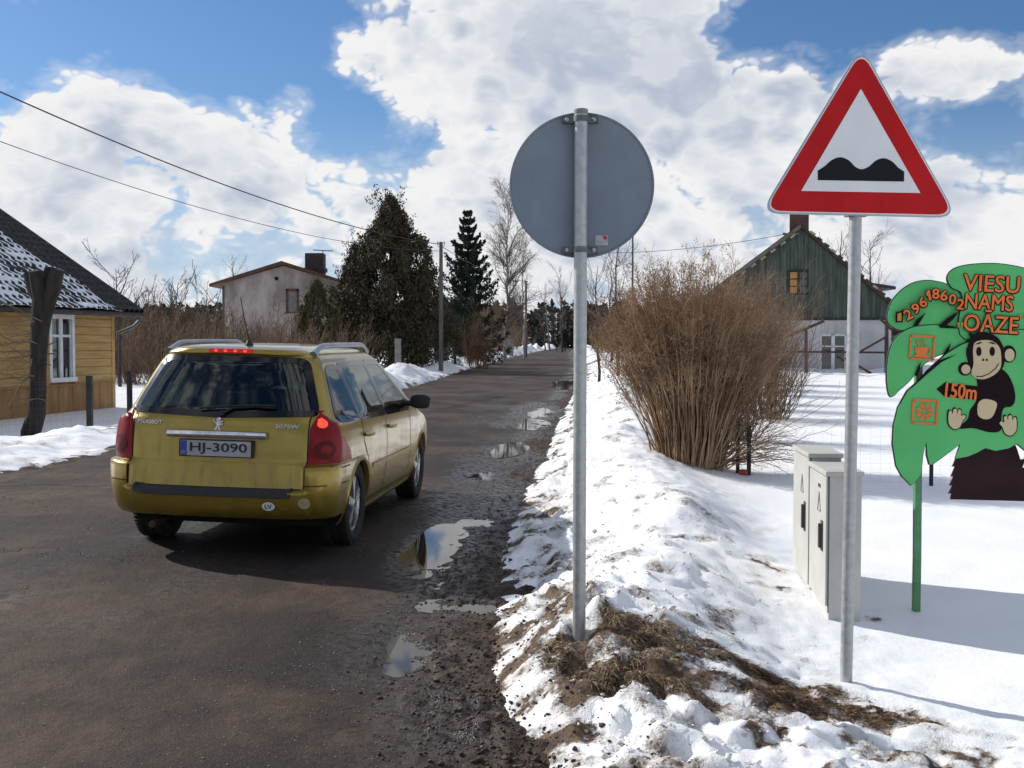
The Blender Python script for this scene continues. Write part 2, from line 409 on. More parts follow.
def snow_material():
    m = bpy.data.materials.new('snow'); m.use_nodes = True; t = m.node_tree; b = NB(t); p = t.nodes['Principled BSDF']
    v = b.n('ShaderNodeTexCoord').outputs['Object']
    white = b.mix(b.mr(b.noise(v, 1.3, 6, .6), .3, .7), (.84, .855, .88, 1), (.91, .915, .92, 1))
    nd = b.noise(v, 26, 7, .65); d0 = attr(b, 'dirt')
    da = b.mr(b.m('ADD', d0, b.m('MULTIPLY_ADD', nd, 1.5, -0.75)), 0.28, 0.72)
    soil = b.mix(b.mr(b.noise(v, 14, 6, .7), .35, .65), (.045, .026, .017, 1), (.16, .105, .062, 1))
    grime = b.mr(b.m('ADD', d0, b.m('MULTIPLY_ADD', b.noise(v, 5, 6, .6), 0.5, -0.25)), 0.02, 0.45, 0, .38)
    slush = b.mix(grime, white, (.38, .31, .23, 1))
    b.put(p.inputs['Base Color'], b.mix(da, slush, soil))
    b.put(p.inputs['Roughness'], b.m('MULTIPLY_ADD', da, .25, .55)); p.inputs['Specular IOR Level'].default_value = .35
    bp = b.n('ShaderNodeBump'); b.put(bp.inputs['Strength'], b.mr(d0, .0, .3, .30, .9)); bp.inputs['Distance'].default_value = .02
    h = b.m('ADD', b.noise(v, 22, 6, .65), b.m('MULTIPLY', b.noise(v, 90, 3, .6), .35))
    b.put(bp.inputs['Height'], h); t.links.new(bp.outputs[0], p.inputs['Normal'])
    return m
M_snow = snow_material()
GX, GY = np.meshgrid(gx, gy)
GZ, GD, GG = ground_z(GX, GY, True)
ground = grid_obj('ground', GX, GY, GZ, M_snow, {'dirt': GD})
tag(ground, 'snow covered ground and verges beside the road', kind='structure')

# road sheet: u across from beyond the left edge to under the right verge
PUD = [  # x, y, half width, half length, depth, turn
    (-0.32, 7.0, .26, .14, .030, .1), (-.05, 8.9, .12, .5, .022, .1), (-0.58, 6.05, .13, .48, .040, -.05), (-0.50, 7.3, .10, .6, .026, .02), (-0.66, 8.95, .22, .95, .036, .06), (-0.33, 10.5, .32, .55, .032, .1),
    (-0.42, 14.0, .34, .9, .036, .1), (-0.15, 17.2, .30, 1.0, .028, .1), (0.62, 27.0, .55, 4.2, .042, .06), (0.1, 22.5, .5, 1.4, .024, .08),
(2.3, 44, .6, 4.0, .03, .07)]
def road_z(x, y, full=False):
    d = x-xr(y); dl = xl(y)-x
    z = -0.022*np.clip(x+2.2-.06*np.clip(y-10, 0, 80), -1.2, 2.6)*(1-sstep(25, 60, y))+0.010*fbm(x*.5, y*.35, 3, 61)+0.004*fbm(x*3, y*3, 3, 63)
    n = fbm(x*2.2, y*1.6, 4, 66)
    bas = np.zeros_like(x); n3 = fbm(x*9, y*6, 3, 67)
    for px, py, a, b, dep, tr in PUD:
        c, s = math.cos(tr), math.sin(tr); ex = (x-px)*c-(y-py)*s; ey = (x-px)*s+(y-py)*c
        q = (ex/a)**2+(ey/b)**2
        bas = np.maximum(bas, dep*np.exp(-q*0.9)*(1+.5*n+.30*n3))
    z = z-bas
    mud = np.clip(sstep(-0.85, -0.15, d+0.26*fbm(x*2.5, y*1.2, 4, 71)), 0, 1)
    mudl = np.clip(sstep(-0.35, 0.25, dl+0.25*fbm(x*2.5, y*1.2, 4, 73)), 0, 1)
    mud = np.maximum(mud, mudl)
    rut = np.exp(-((d+0.75)/0.30)**2)
    z = z+mud*(0.022*fbm(x*8, y*8, 3, 81)+0.012*fbm(x*22, y*22, 2, 83))-0.012*rut
    z = z-0.03*sstep(.3, 1.0, np.maximum(d, dl))
    if not full: return z
    wet = np.clip(sstep(.004, .024, bas)+1.0*np.exp(-((d+0.55)/0.40)**2)*sstep(-.45, .3, fbm(x*.8, y*.5, 4, 91))
                  + 0.50*sstep(.28, .75, fbm(x*.42, y*.25, 4, 95)), 0, 1)
    return z, mud, wet
uu = np.concatenate([np.linspace(0, .55, 90, endpoint=False), np.linspace(.55, 1, 175)])
ry_ = np.concatenate([np.arange(-25, 2.5, .5), lines(2.5, 60, lambda v: max(.024, .0074*v)), lines(60.5, 330, lambda v: .03*v)])
U, RY = np.meshgrid(uu, ry_)
RXm = (xl(RY)-1.3)*(1-U)+(xr(RY)+0.95)*U
RZ, RM, RW = road_z(RXm, RY, True)
def road_material():
    m = bpy.data.materials.new('worn_asphalt'); m.use_nodes = True; t = m.node_tree; b = NB(t); p = t.nodes['Principled BSDF']
    v = b.n('ShaderNodeTexCoord').outputs['Object']
    mud, wet = attr(b, 'mud'), attr(b, 'wet')
    st = b.vm('MULTIPLY', v, (1.0, 0.22, 1.0))
    base = b.mix(b.mr(b.noise(st, 1.1, 6, .6), .32, .68), (.020, .0150, .0135, 1), (.058, .042, .034, 1))
    base = b.mix(b.mr(b.noise(v, .55, 5, .6), .45, .62), base, (.092, .058, .041, 1))
    base = b.mix(b.mr(b.noise(b.vm('MULTIPLY', v, (1, .45, 1)), 9, 6, .7), .36, .66, 0, .55), base, (.020, .017, .016, 1))
    base = b.mix(b.mr(b.noise(v, 34, 5, .75), .54, .76, 0, .6), base, (.13, .105, .09, 1))
    base = b.mix(b.mr(b.noise(v, 120, 3, .7), .62, .72, 0, .9), base, (.30, .27, .25, 1))      # pale grit, its sparkle painted in as bright specks
    base = b.mix(b.mr(b.noise(v, 75, 3, .7), .40, .28, 0, .8), base, (.016, .014, .014, 1))
    vo = b.n('ShaderNodeTexVoronoi'); vo.feature = 'DISTANCE_TO_EDGE'; vo.inputs['Scale'].default_value = .42
    b.put(vo.inputs['Vector'], b.vm('ADD', v, b.vm('MULTIPLY', b.noise(v, 1.4, 5, .6, 0, 'Color'), (1.3, 1.3, 0))))
    crack = b.m('MULTIPLY', b.mr(vo.outputs['Distance'], .0, .009, 1, 0), b.mr(b.noise(v, .3, 3, .5), .48, .62))
    base = b.mix(crack, base, (.012, .010, .009, 1))
    mudc = b.mix(b.mr(b.noise(v, 11, 7, .7), .35, .65), (.020, .012, .009, 1), (.085, .053, .034, 1))
    base = b.mix(mud, base, mudc)
    base = b.mix(b.m('MULTIPLY', wet, .62), base, (.012, .010, .009, 1))
    b.put(p.inputs['Base Color'], base)
    wr = b.m('MULTIPLY', wet, b.mr(b.noise(v, 16, 4, .6), .35, .60))
    b.put(p.inputs['Roughness'], b.m('MULTIPLY_ADD', wr, -.52, .70)); b.put(p.inputs['Specular IOR Level'], b.m('MULTIPLY_ADD', wr, .35, .14))
    bp = b.n('ShaderNodeBump'); bp.inputs['Strength'].default_value = .8; bp.inputs['Distance'].default_value = .010
    h = b.m('ADD', b.noise(v, 95, 4, .7), b.m('MULTIPLY', b.noise(v, 24, 4, .6), 1.2)); h = b.m('SUBTRACT', h, b.m('MULTIPLY', crack, 1.5))
    b.put(bp.inputs['Height'], h); t.links.new(bp.outputs[0], p.inputs['Normal'])
    return m
road = grid_obj('road', RXm, RY, RZ, road_material(), {'mud': RM, 'wet': RW})
tag(road, 'wet patched asphalt road with muddy edges', kind='structure')
M_water = pmat('puddle_water', (.020, .014, .009), .03, 0, spec=.5); M_water.node_tree.nodes['Principled BSDF'].inputs['IOR'].default_value = 1.33
for i, (px, py, a, b_, dep, tr) in enumerate(PUD):
    mb = MB(); n = 40; k = 1.35
    lvl = float(road_z(np.array([px]), np.array([py]))[0])+dep*0.50
    c, s = math.cos(-tr), math.sin(-tr)
    pts = [(math.cos(2*PI*j/n)*a*k, math.sin(2*PI*j/n)*b_*k) for j in range(n)]
    mb.add([(px+x*c-y*s, py+x*s+y*c, lvl) for x, y in pts], [tuple(range(n))])
    tag(mb.build('puddle_water', M_water), kind='structure')
# long tar seam across the carriageway behind the car
sm = MB(); pts = [Vector((x, 12.2+0.10*math.sin(x*2.1)+0.05*math.sin(x*7)+0.06*(x+6), 0)) for x in np.arange(-6.6, -2.6, .12)]
for i in range(len(pts)-1):
    a, b_ = pts[i], pts[i+1]; hw = .016+.008*math.sin(i*1.7); vs = []
    for q, sg in ((a, -1), (b_, -1), (b_, 1), (a, 1)):
        yy = q.y+sg*hw; vs.append((q.x, yy, float(road_z(np.array([q.x]), np.array([yy]))[0])+.005))
    sm.add(vs, [(0, 1, 2, 3)])
sm.build('tar_seam', pmat('tar', (.014, .012, .011), .55), road)

# gravel and clods along the verge (nobody could count it)
def rocks(x, y, z, s, r=rng):
    ico_v = np.array([(0,0,1),(.89,0,.45),(.28,.85,.45),(-.72,.53,.45),(-.72,-.53,.45),(.28,-.85,.45),(.72,.53,-.45),(-.28,.85,-.45),(-.89,0,-.45),(-.28,-.85,-.45),(.72,-.53,-.45),(0,0,-1)])
    ico_f = np.array([(0,1,2),(0,2,3),(0,3,4),(0,4,5),(0,5,1),(1,6,2),(2,7,3),(3,8,4),(4,9,5),(5,10,1),(6,7,2),(7,8,3),(8,9,4),(9,10,5),(10,6,1),(6,11,7),(7,11,8),(8,11,9),(9,11,10),(10,11,6)])
    n = len(x); V = ico_v[None]*(s[:, None, None]*r.uniform(.55, 1.25, (n, 12, 1)))*np.stack([r.uniform(.7, 1.4, n), r.uniform(.7, 1.4, n), r.uniform(.5, .9, n)], -1)[:, None, :]
    a = r.uniform(0, 2*PI, n); c, sn = np.cos(a)[:, None], np.sin(a)[:, None]
    V = np.stack([V[..., 0]*c-V[..., 1]*sn, V[..., 0]*sn+V[..., 1]*c, V[..., 2]], -1)+np.stack([x, y, z], -1)[:, None, :]
    F = ico_f[None]+np.arange(n)[:, None, None]*12
    return V.reshape(-1, 3), F.reshape(-1, 3)
n = 5600
yy = 3.2+rng.gamma(1.6, 1.5, n); yy = np.clip(yy, 3.0, 14)
dd = rng.normal(-.28, .24, n); dd[:700] = rng.uniform(-5.5, .2, 700)
xx = xr(yy)+dd
zz = np.maximum(ground_z(xx, yy), road_z(xx, yy))
ss = rng.gamma(1.6, .0022, n)+.0025; ss[:700] *= .35
keep = (ground_z(xx, yy) < road_z(xx, yy)+.02) | (rng.random(n) < .25)
xx, yy, zz, ss = xx[keep], yy[keep], zz[keep], ss[keep]
nx_ = 5200; ex = rng.uniform(-.1, 2.2, nx_); ey = rng.uniform(3.6, 6.6, nx_); ez, ed, _ = ground_z(ex, ey, True)
kk = (ed > rng.uniform(.25, .9, nx_)) & (ez > road_z(ex, ey)); es = rng.gamma(1.5, .0020, nx_)+.0018
xx, yy, zz, ss = (np.concatenate([p_, q_[kk]]) for p_, q_ in ((xx, ex), (yy, ey), (zz, ez), (ss, es)))
V, F = rocks(xx, yy, zz+ss*.25, ss)
g = np_obj('gravel', V, F, pmat('clods', (.070, .046, .032), .85, var=(9, .55), bump=(60, .5)))
tag(g, 'brown gravel and mud clods scattered along the road edge', 'gravel', kind='stuff')
n = 7000
yy = 3.0+rng.gamma(1.5, 2.0, n); xx = rng.uniform(-4.2, .35, n)*np.clip(yy/6, .6, 1.4)
keep = (yy < 11) & (vnoise(xx*1.2, yy*.6, 19) > rng.uniform(.15, .8, n)) & (xx < xr(yy)); xx, yy = xx[keep], yy[keep]; ss = rng.gamma(2.0, .0008, len(xx))+.0012
V, F = rocks(xx, yy, road_z(xx, yy)+ss*.4, ss)
g = np_obj('grit', V, F, pmat('pale_grit', (.26, .235, .215), .7, var=(30, .5)))
tag(g, 'pale winter grit strewn over the near asphalt', 'grit', kind='stuff')
# crumbled ice and snow along the bank
n = 1500
yy = 3.6+rng.gamma(1.8, 2.0, n); dd = np.abs(rng.normal(.35, .45, n)); xx = xr(yy)+dd
keep = (grass_mask(xx, yy) < .3) & (yy < 13); xx, yy = xx[keep], yy[keep]
ss = rng.gamma(1.5, .0030, len(xx))+.003
V, F = rocks(xx, yy, ground_z(xx, yy)+ss*.2, ss)
g = np_obj('snow_crumbs', V, F, pmat('ice_crumb', (.74, .72, .70), .5, var=(6, .45), bump=(50, .4)))
tag(g, 'crumbled snow and ice lumps on the roadside bank', 'snow', kind='stuff')
# matted dry grass
n = 60000
gx_ = rng.uniform(.0, 2.4, n); gy_ = rng.uniform(4.6, 5.85, n)
k = ground_z(gx_, gy_, True)[1]*grass_mask(gx_, gy_) > rng.uniform(.15, .8, n)
k &= vnoise(gx_*6, gy_*6, 5) > .22
gx_, gy_ = gx_[k], gy_[k]; n = len(gx_)
base = np.stack([gx_, gy_, ground_z(gx_, gy_)], -1)
flow = fbm(gx_*3, gy_*3, 2, 8)*2.2+rng.normal(0, .9, n)-.5
dr = np.stack([np.cos(flow), np.sin(flow), rng.uniform(.0, .45, n)], -1); dr /= np.linalg.norm(dr, axis=1, keepdims=True)
Lg = rng.uniform(.015, .055, n)
t = np.linspace(0, 1, 4)
pth = base[:, None]+Lg[:, None, None]*(dr[:, None]*t[None, :, None]+np.array((0, 0, -.55))*(t**2)[None, :, None]+np.array((0, 0, .10))*t[None, :, None])
sd = np.cross(dr, rng.normal(size=(n, 3))); sd /= np.linalg.norm(sd, axis=1, keepdims=True)
wd = (np.array([.0017, .0016, .0012, .0003])[None]*rng.uniform(.6, 1.5, n)[:, None])[..., None]*sd[:, None]
V = np.stack([pth-wd, pth+wd], 2).reshape(-1, 3)
i0 = (np.arange(n)[:, None]*8+np.arange(3)[None]*2).reshape(-1)
F = np.stack([i0, i0+1, i0+3, i0+2], -1)
tanb = (gx_+.22*fbm(gx_*4, gy_*4, 3, 77)+.5*(5.0-gy_) < .72)
sel = np.repeat(tanb, 3)
g = np_obj('dry_grass', V, F[sel], pmat('tan_grass', (.36, .265, .155), .85, var=(6, .6), c2=(.13, .085, .05)))
tag(g, 'pale tan dead grass around the foot of the round sign post', 'grass', kind='stuff')
g = np_obj('dry_grass', V, F[~sel], pmat('dry_grass', (.24, .160, .090), .85, var=(5, .75), c2=(.060, .030, .018)))
tag(g, 'matted dark brown grass thawed out between the two sign posts', 'grass', kind='stuff')
# ------------------------------------------------------------------ the estate car
def curve(xs, ys):
    xs = np.array(xs, float); ys = np.array(ys, float); m = np.gradient(ys, xs)
    # limit tangents so that it does not overshoot
    s = np.diff(ys)/np.diff(xs)
    for i in range(len(xs)):
        a = s[max(i-1, 0)]; b = s[min(i, len(s)-1)]
        m[i] = 0 if a*b <= 0 else math.copysign(min(abs(m[i]), 2.5*min(abs(a), abs(b))), a)
    def f(x):
        x = np.clip(x, xs[0], xs[-1]); i = np.clip(np.searchsorted(xs, x)-1, 0, len(xs)-2)
        h = xs[i+1]-xs[i]; t = (x-xs[i])/h
        return ys[i]*(2*t**3-3*t**2+1)+h*m[i]*(t**3-2*t**2+t)+ys[i+1]*(-2*t**3+3*t**2)+h*m[i+1]*(t**3-t**2)
    return f
cW = curve([.17, .24, .34, .46, .60, .74, .86, .96, 1.01, 1.10, 1.25, 1.38, 1.445, 1.49, 1.52, 1.538, 1.55], [.74, .80, .838, .862, .873, .875, .868, .852, .835, .795, .728, .665, .625, .565, .47, .33, .06])
cR = curve([.17, .27, .33, .42, .56, .650, .678, .695, .80, .95, 1.02, 1.10, 1.25, 1.40, 1.455, 1.475, 1.50, 1.52, 1.538, 1.55], [-2.02, -2.10, -2.17, -2.205, -2.215, -2.212, -2.19, -2.13, -2.122, -2.105, -2.085, -2.04, -1.955, -1.87, -1.845, -1.875, -1.875, -1.80, -1.45, -.6])
cF = curve([.17, .3, .5, .65, .75, .84, .92, .98, 1.02, 1.10, 1.25, 1.40, 1.48, 1.52, 1.538, 1.55], [2.02, 2.14, 2.21, 2.18, 2.08, 1.85, 1.48, 1.18, 1.05, .92, .66, .38, .16, -.02, -.22, -.42])
def tapf(y, z):
    k = 0.045*np.clip((-0.9-y)/1.3, 0, 1)**1.6*np.where(z > .688, 1.0, .25)
    k = k+0.075*np.clip((y-1.1)/1.1, 0, 1)**1.8+np.where(z > 1.0, .05*np.clip((-.6-y)/1.4, 0, 1)**2, 0)
    return 1-k
CRN, CRF = .055, .10
def dims(z):
    w0 = cW(z); ry = np.where(z < .67, .22, .20); ry = np.where(z > 1.4, .22, ry)
    yr = cR(z); y1 = yr+CRN+ry; wr = w0*tapf(y1, z); rx = np.minimum(.30, .5*wr)
    ryf = np.where(z < .95, .34, .16); yf = cF(z); y2 = yf-CRF-ryf; wf = w0*tapf(y2, z); rxf = np.minimum(np.where(z < .95, .42, .20), .6*wf)
    return w0, yr, y1, wr, rx, ry, yf, y2, wf, rxf, ryf
def recess(x, z):                                # tailgate sits in between the proud bumper corners
    if z < .495 or z > .70: return 0.0
    g = -2.156+.12*(z-.51); s = min(1, max(0, (.665-x)/.045)); s = s*s*(3-2*s); e = min(1, (z-.495)/.018)
    return max(0.0, g-float(cR(z)))*s*e
def PT(t, z):                                    # right-hand outline point at level z
    w0, yr, y1, wr, rx, ry, yf, y2, wf, rxf, ryf = dims(z)
    if t <= 1: x = t*(wr-rx); return x, yr+CRN*(x/wr)**2+recess(x, z)
    if t <= 2:
        a = (t-1)*PI/2; x = wr-rx+rx*math.sin(a); return x, yr+CRN*(x/wr)**2+ry*(1-math.cos(a))+recess(x, z)
    if t <= 3:
        y = y1+(t-2)*(y2-y1); return w0*tapf(y, z), y
    if t <= 4:
        a = (4-t)*PI/2; x = wf-rxf+rxf*math.sin(a); return x, yf-CRF*(x/wf)**2-ryf*(1-math.cos(a))
    x = (5-t)*(wf-rxf); return x, yf-CRF*(x/wf)**2
def t_side(y, z):
    d = dims(z); return max(2.0, 2+(y-d[2])/(d[7]-d[2]))
def t_rear(x, z):
    d = dims(z); wr, rx = d[3], d[4]
    return x/(wr-rx) if x < wr-rx else 1+math.asin(min(1, (x-(wr-rx))/rx))/(PI/2)
def t_front(x, z):
    d = dims(z); wf, rx = d[8], d[9]
    return 5-x/(wf-rx) if x < wf-rx else 4-math.asin(min(1, (x-(wf-rx))/rx))/(PI/2)
def P3(t, z, off=0.0, sgn=1):
    x, y = PT(t, z)
    if off:
        e = 2e-3
        ax, ay = PT(max(t-e, 0), z); bx, by = PT(min(t+e, 5), z)
        cx, cy = PT(t, z+.004); dx, dy = PT(t, z-.004)
        n = Vector((bx-ax, by-ay, 0)).cross(Vector((cx-dx, cy-dy, .008)))
        n.normalize()
        x, y, z = x+n.x*off, y+n.y*off, z+n.z*off
    return (x*sgn, y, z)
def S_side(off, sgn=1): return lambda u, v: P3(t_side(u, v), v, off, sgn)
def S_rear(off): return lambda u, v: P3(t_rear(abs(u), v), v, off, 1 if u >= 0 else -1)
def S_front(off): return lambda u, v: P3(t_front(abs(u), v), v, off, 1 if u >= 0 else -1)
def resample(poly, step):
    out = []
    for i in range(len(poly)):
        a, b = Vector(poly[i]), Vector(poly[(i+1) % len(poly)]); k = max(1, int((b-a).length/step))
        out += [tuple(a.lerp(b, j/k)) for j in range(k)]
    return out
def rounded(poly, r, seg=4):
    out = []; n = len(poly)
    for i in range(n):
        p, a, b = Vector(poly[i]), Vector(poly[i-1]), Vector(poly[(i+1) % n])
        da, db = (a-p), (b-p); rr = min(r, da.length*.45, db.length*.45)
        p1, p2 = p+da.normalized()*rr, p+db.normalized()*rr
        for j in range(seg+1):
            t = j/seg; out.append(tuple(p1*(1-t)**2+p*2*t*(1-t)+p2*t*t))
    return out
def inside(poly, x, y):
    c = False; n = len(poly); j = n-1
    for i in range(n):
        xi, yi = poly[i]; xj, yj = poly[j]
        if (yi > y) != (yj > y) and x < (xj-xi)*(y-yi)/(yj-yi)+xi: c = not c
        j = i
    return c
def inset(poly, d):
    n = len(poly); out = []
    ar = sum(poly[i][0]*poly[(i+1) % n][1]-poly[(i+1) % n][0]*poly[i][1] for i in range(n))
    sg = 1 if ar > 0 else -1
    for i in range(n):
        a, p, b = Vector(poly[i-1]), Vector(poly[i]), Vector(poly[(i+1) % n])
        t = (b-a).normalized(); out.append((p.x-t.y*d*sg, p.y+t.x*d*sg))
    return out
def patch(name, poly, S, mat, parent, step=.05):
    bp = resample(poly, step); xs = [p[0] for p in bp]; ys = [p[1] for p in bp]
    pts = [Vector(p) for p in bp]; nb = len(pts); tight = inset(bp, step*.35)
    for x in np.arange(min(xs)+step/2, max(xs), step):
        for y in np.arange(min(ys)+step/2, max(ys), step):
            if inside(tight, x, y): pts.append(Vector((x, y)))
    r = delaunay_2d_cdt(pts, [(i, (i+1) % nb) for i in range(nb)], [], 1, 1e-5)
    m = MB().add([S(p.x, p.y) for p in r[0]], [tuple(f) for f in r[2]])
    return m.build(name, mat, parent, smooth=True)
def ring(name, outer, d, So, Si, mat, parent, step=.025):
    o = resample(outer, step); i = inset(o, d); n = len(o)
    m = MB().add([So(*p) for p in o]+[Si(*p) for p in i], [(k, (k+1) % n, n+(k+1) % n, n+k) for k in range(n)])
    return m.build(name, mat, parent, smooth=True)
def seam(name, path, S, wd, mat, parent):        # thin strip along a 2-D path on the surface
    p = [Vector(q) for q in path]; vs = []
    for i, q in enumerate(p):
        t = (p[min(i+1, len(p)-1)]-p[max(i-1, 0)]).normalized(); nn = Vector((-t.y, t.x))*wd/2
        vs += [S(*(q-nn)), S(*(q+nn))]
    return MB().add(vs, [(2*i, 2*i+1, 2*i+3, 2*i+2) for i in range(len(p)-1)]).build(name, mat, parent, smooth=True)
def dense(path, step=.03):
    out = []
    for a, b in zip(path[:-1], path[1:]):
        a, b = Vector(a), Vector(b); k = max(1, int((b-a).length/step)); out += [tuple(a.lerp(b, j/k)) for j in range(k)]
    return out+[tuple(path[-1])]

def paint_material():
    m = bpy.data.materials.new('gold_paint'); m.use_nodes = True; t = m.node_tree; b = NB(t); p = t.nodes['Principled BSDF']
    v = b.n('ShaderNodeTexCoord').outputs['Object']
    sx = b.n('ShaderNodeSeparateXYZ'); b.put(sx.inputs[0], v)
    st = b.noise(b.vm('MULTIPLY', v, (9, 9, .9)), 2.0, 5, .6)
    low = b.mr(sx.outputs[2], .25, .95, 1.0, .35)
    dirt = b.m('MULTIPLY', b.mr(b.m('ADD', st, b.m('MULTIPLY', b.noise(v, 7, 6, .6), .6)), .72, 1.15), low, clamp=True)
    c = b.mix(dirt, (.335, .232, .028, 1), (.24, .170, .055, 1))
    back = b.n('ShaderNodeNewGeometry').outputs['Backfacing']
    b.put(p.inputs['Base Color'], b.mix(back, c, (.02, .02, .02, 1)))
    b.put(p.inputs['Metallic'], b.m('MULTIPLY', b.m('SUBTRACT', 1.0, back), b.m('MULTIPLY_ADD', dirt, -.4, .62)))
    b.put(p.inputs['Roughness'], b.m('MULTIPLY_ADD', dirt, .28, .30))
    b.put(p.inputs['Coat Weight'], b.m('MULTIPLY_ADD', dirt, -.6, .7)); p.inputs['Coat Roughness'].default_value = .08
    return m
def glass_material(name, tint, base=.10):
    m = bpy.data.materials.new(name); m.use_nodes = True; t = m.node_tree; t.nodes.clear(); b = NB(t)
    tr = b.n('ShaderNodeBsdfTransparent'); tr.inputs[0].default_value = rgba(tint)
    gl = b.n('ShaderNodeBsdfGlossy'); gl.inputs['Roughness'].default_value = .03; gl.inputs['Color'].default_value = (.95, 1, 1, 1)
    fr = b.n('ShaderNodeFresnel'); fr.inputs['IOR'].default_value = 1.5
    mx = b.n('ShaderNodeMixShader'); b.put(mx.inputs[0], b.m('ADD', b.m('MULTIPLY', fr.outputs[0], .75), base, clamp=True))
    t.links.new(tr.outputs[0], mx.inputs[1]); t.links.new(gl.outputs[0], mx.inputs[2])
    o = b.n('ShaderNodeOutputMaterial'); t.links.new(mx.outputs[0], o.inputs[0])
    return m
M_paint = paint_material()
M_glass = glass_material('car_glass', (.30, .36, .34), .05); M_rglass = glass_material('dark_car_glass', (.19, .27, .25), .03)
M_black = pmat('black_plastic', (.014, .014, .015), .5, var=(20, .3)); M_frit = pmat('black_glass_border', (.006, .006, .007), .12)
M_gap = pmat('shut_line', (.006, .006, .005), .9); M_rub = pmat('tyre_rubber', (.018, .017, .016), .85, var=(14, .4), bump=(60, .3))
M_chrome = pmat('chrome', (.62, .63, .65), .22, 1.0, var=(12, .2)); M_alloy = pmat('alloy', (.50, .50, .50), .38, .85, var=(16, .35))
M_rail = pmat('silver_rail', (.36, .39, .43), .38, .8, var=(3, .12))
M_red = pmat('red_lens', (.25, .007, .011), .34, coat=.0, var=(8, .25), spec=.22); M_redlit = pmat('lit_brake_lens', (.8, .03, .02), .2, emit=((1, .06, .03), 1.4))
M_redlit2 = pmat('lit_high_brake_lens', (.7, .02, .02), .2, emit=((1, .02, .02), .10)); M_amber = pmat('smoked_lens', (.10, .006, .008), .4, spec=.2)
M_seat = pmat('seat_cloth', (.035, .035, .038), .9, var=(25, .4)); M_plate = pmat('plate_white', (.40, .40, .41), .45, var=(9, .15)); M_blue = pmat('plate_blue', (.02, .07, .32), .4)
M_ink = pmat('plate_ink', (.012, .012, .014), .5); M_stick = pmat('sticker_white', (.75, .75, .72), .5)
CAR_X, CAR_Y, CAR_A = -2.205, 8.28, R(5.6)
fw = Vector((math.sin(CAR_A), math.cos(CAR_A), 0))
cpos = Vector((CAR_X, CAR_Y, 0))+fw*2.21
car = empty('estate_car', (cpos.x, cpos.y, 0.0), -CAR_A, 'dirty gold estate car with roof rails driving away along the wet road', 'car'); car.scale = (1.03, 1.03, 1.03); car.rotation_euler = (0, R(1.45), -CAR_A); car.location.z = -.004
# glass outlines
RW_ = rounded([(-.695, 1.035), (0, 1.012), (.695, 1.035), (.685, 1.10), (.565, 1.415), (.50, 1.452), (0, 1.462), (-.50, 1.452), (-.565, 1.415), (-.685, 1.10)], .05)
Q1 = rounded([(-1.80, 1.005), (-1.27, .99), (-1.33, 1.385), (-1.54, 1.378), (-1.62, 1.345)], .05)
Q2 = rounded([(-1.225, .988), (-.40, .972), (-.44, 1.405), (-1.275, 1.39)], .045)
Q3 = rounded([(-.345, .970), (.60, .955), (.70, .985), (.07, 1.395), (-.385, 1.405)], .045)
WS = rounded([(-.64, 1.05), (0, 1.05), (.64, 1.05), (.52, 1.43), (0, 1.45), (-.52, 1.43)], .05)
AX = (-1.34, 1.368); WR = .318
zs = np.concatenate([np.linspace(.17, .48, 12, endpoint=False), np.linspace(.48, .54, 7, endpoint=False), np.linspace(.54, .62, 4, endpoint=False), np.linspace(.62, .71, 10, endpoint=False), np.linspace(.71, 1.44, 32, endpoint=False), np.linspace(1.44, 1.55, 18)])
ts = np.concatenate([np.linspace(0, 1, 20, endpoint=False), np.linspace(1, 2, 20, endpoint=False), np.linspace(2, 3, 96, endpoint=False), np.linspace(3, 4, 12, endpoint=False), np.linspace(4, 5, 12)])
half = [[P3(t, z) for t in ts] for z in zs]
rows = [h+[(-p[0], p[1], p[2]) for p in reversed(h[1:-1])] for h in half]
tt = list(ts)+list(reversed(ts[1:-1])); nT = len(tt)
parts = {'body': MB(), 'tailgate': MB(), 'rear_bumper': MB()}
vall = [p for r in rows for p in r]
fsel = {k: [] for k in parts}
rwi, wsi = inset(RW_, .022), inset(WS, .02); qi = [inset(q, .016) for q in (Q1, Q2, Q3)]
for i in range(len(zs)-1):
    for j in range(nT):
        a, b_ = i*nT+j, i*nT+(j+1) % nT; f = (a, b_, b_+nT, a+nT)
        c = [sum(vall[k][m] for k in f)/4 for m in range(3)]; ax = abs(c[0]); t = min(tt[j], tt[(j+1) % nT]); z = c[2]
        if t < 2 and inside(rwi, c[0], z): continue
        if t >= 3 and z > 1.0 and inside(wsi, c[0], z): continue
        if 1.7 < t < 3.4 and any(inside(q, c[1], z) for q in qi): continue
        if ax > .5 and any((c[1]-y)**2+(z-WR)**2 < .352**2 for y in AX): continue
        if c[1] < -1.62 and z < .295: continue
        if z < .668 and c[1] < -1.70 and not (ax < .65 and z > .507 and t < 2): fsel['rear_bumper'].append(f)
        elif t < 2.0 and .507 < z < 1.47 and ax < .655: fsel['tailgate'].append(f)
        else: fsel['body'].append(f)
fsel['body'].append(tuple((len(zs)-1)*nT+j for j in range(nT)))
for k, fs in fsel.items():
    used = sorted({i for f in fs for i in f}); mp = {o: n for n, o in enumerate(used)}
    parts[k].add([vall[i] for i in used], [tuple(mp[i] for i in f) for f in fs])
    me = bpy.data.meshes.new(k); me.from_pydata(parts[k].v, [], parts[k].f); me.materials.append(M_paint)
    me.polygons.foreach_set('use_smooth', np.ones(len(me.polygons), bool)); me.set_sharp_from_angle(angle=R(50))
    fsel[k] = link(bpy.data.objects.new(k, me), car)
body, gate, bump = fsel['body'], fsel['tailgate'], fsel['rear_bumper']
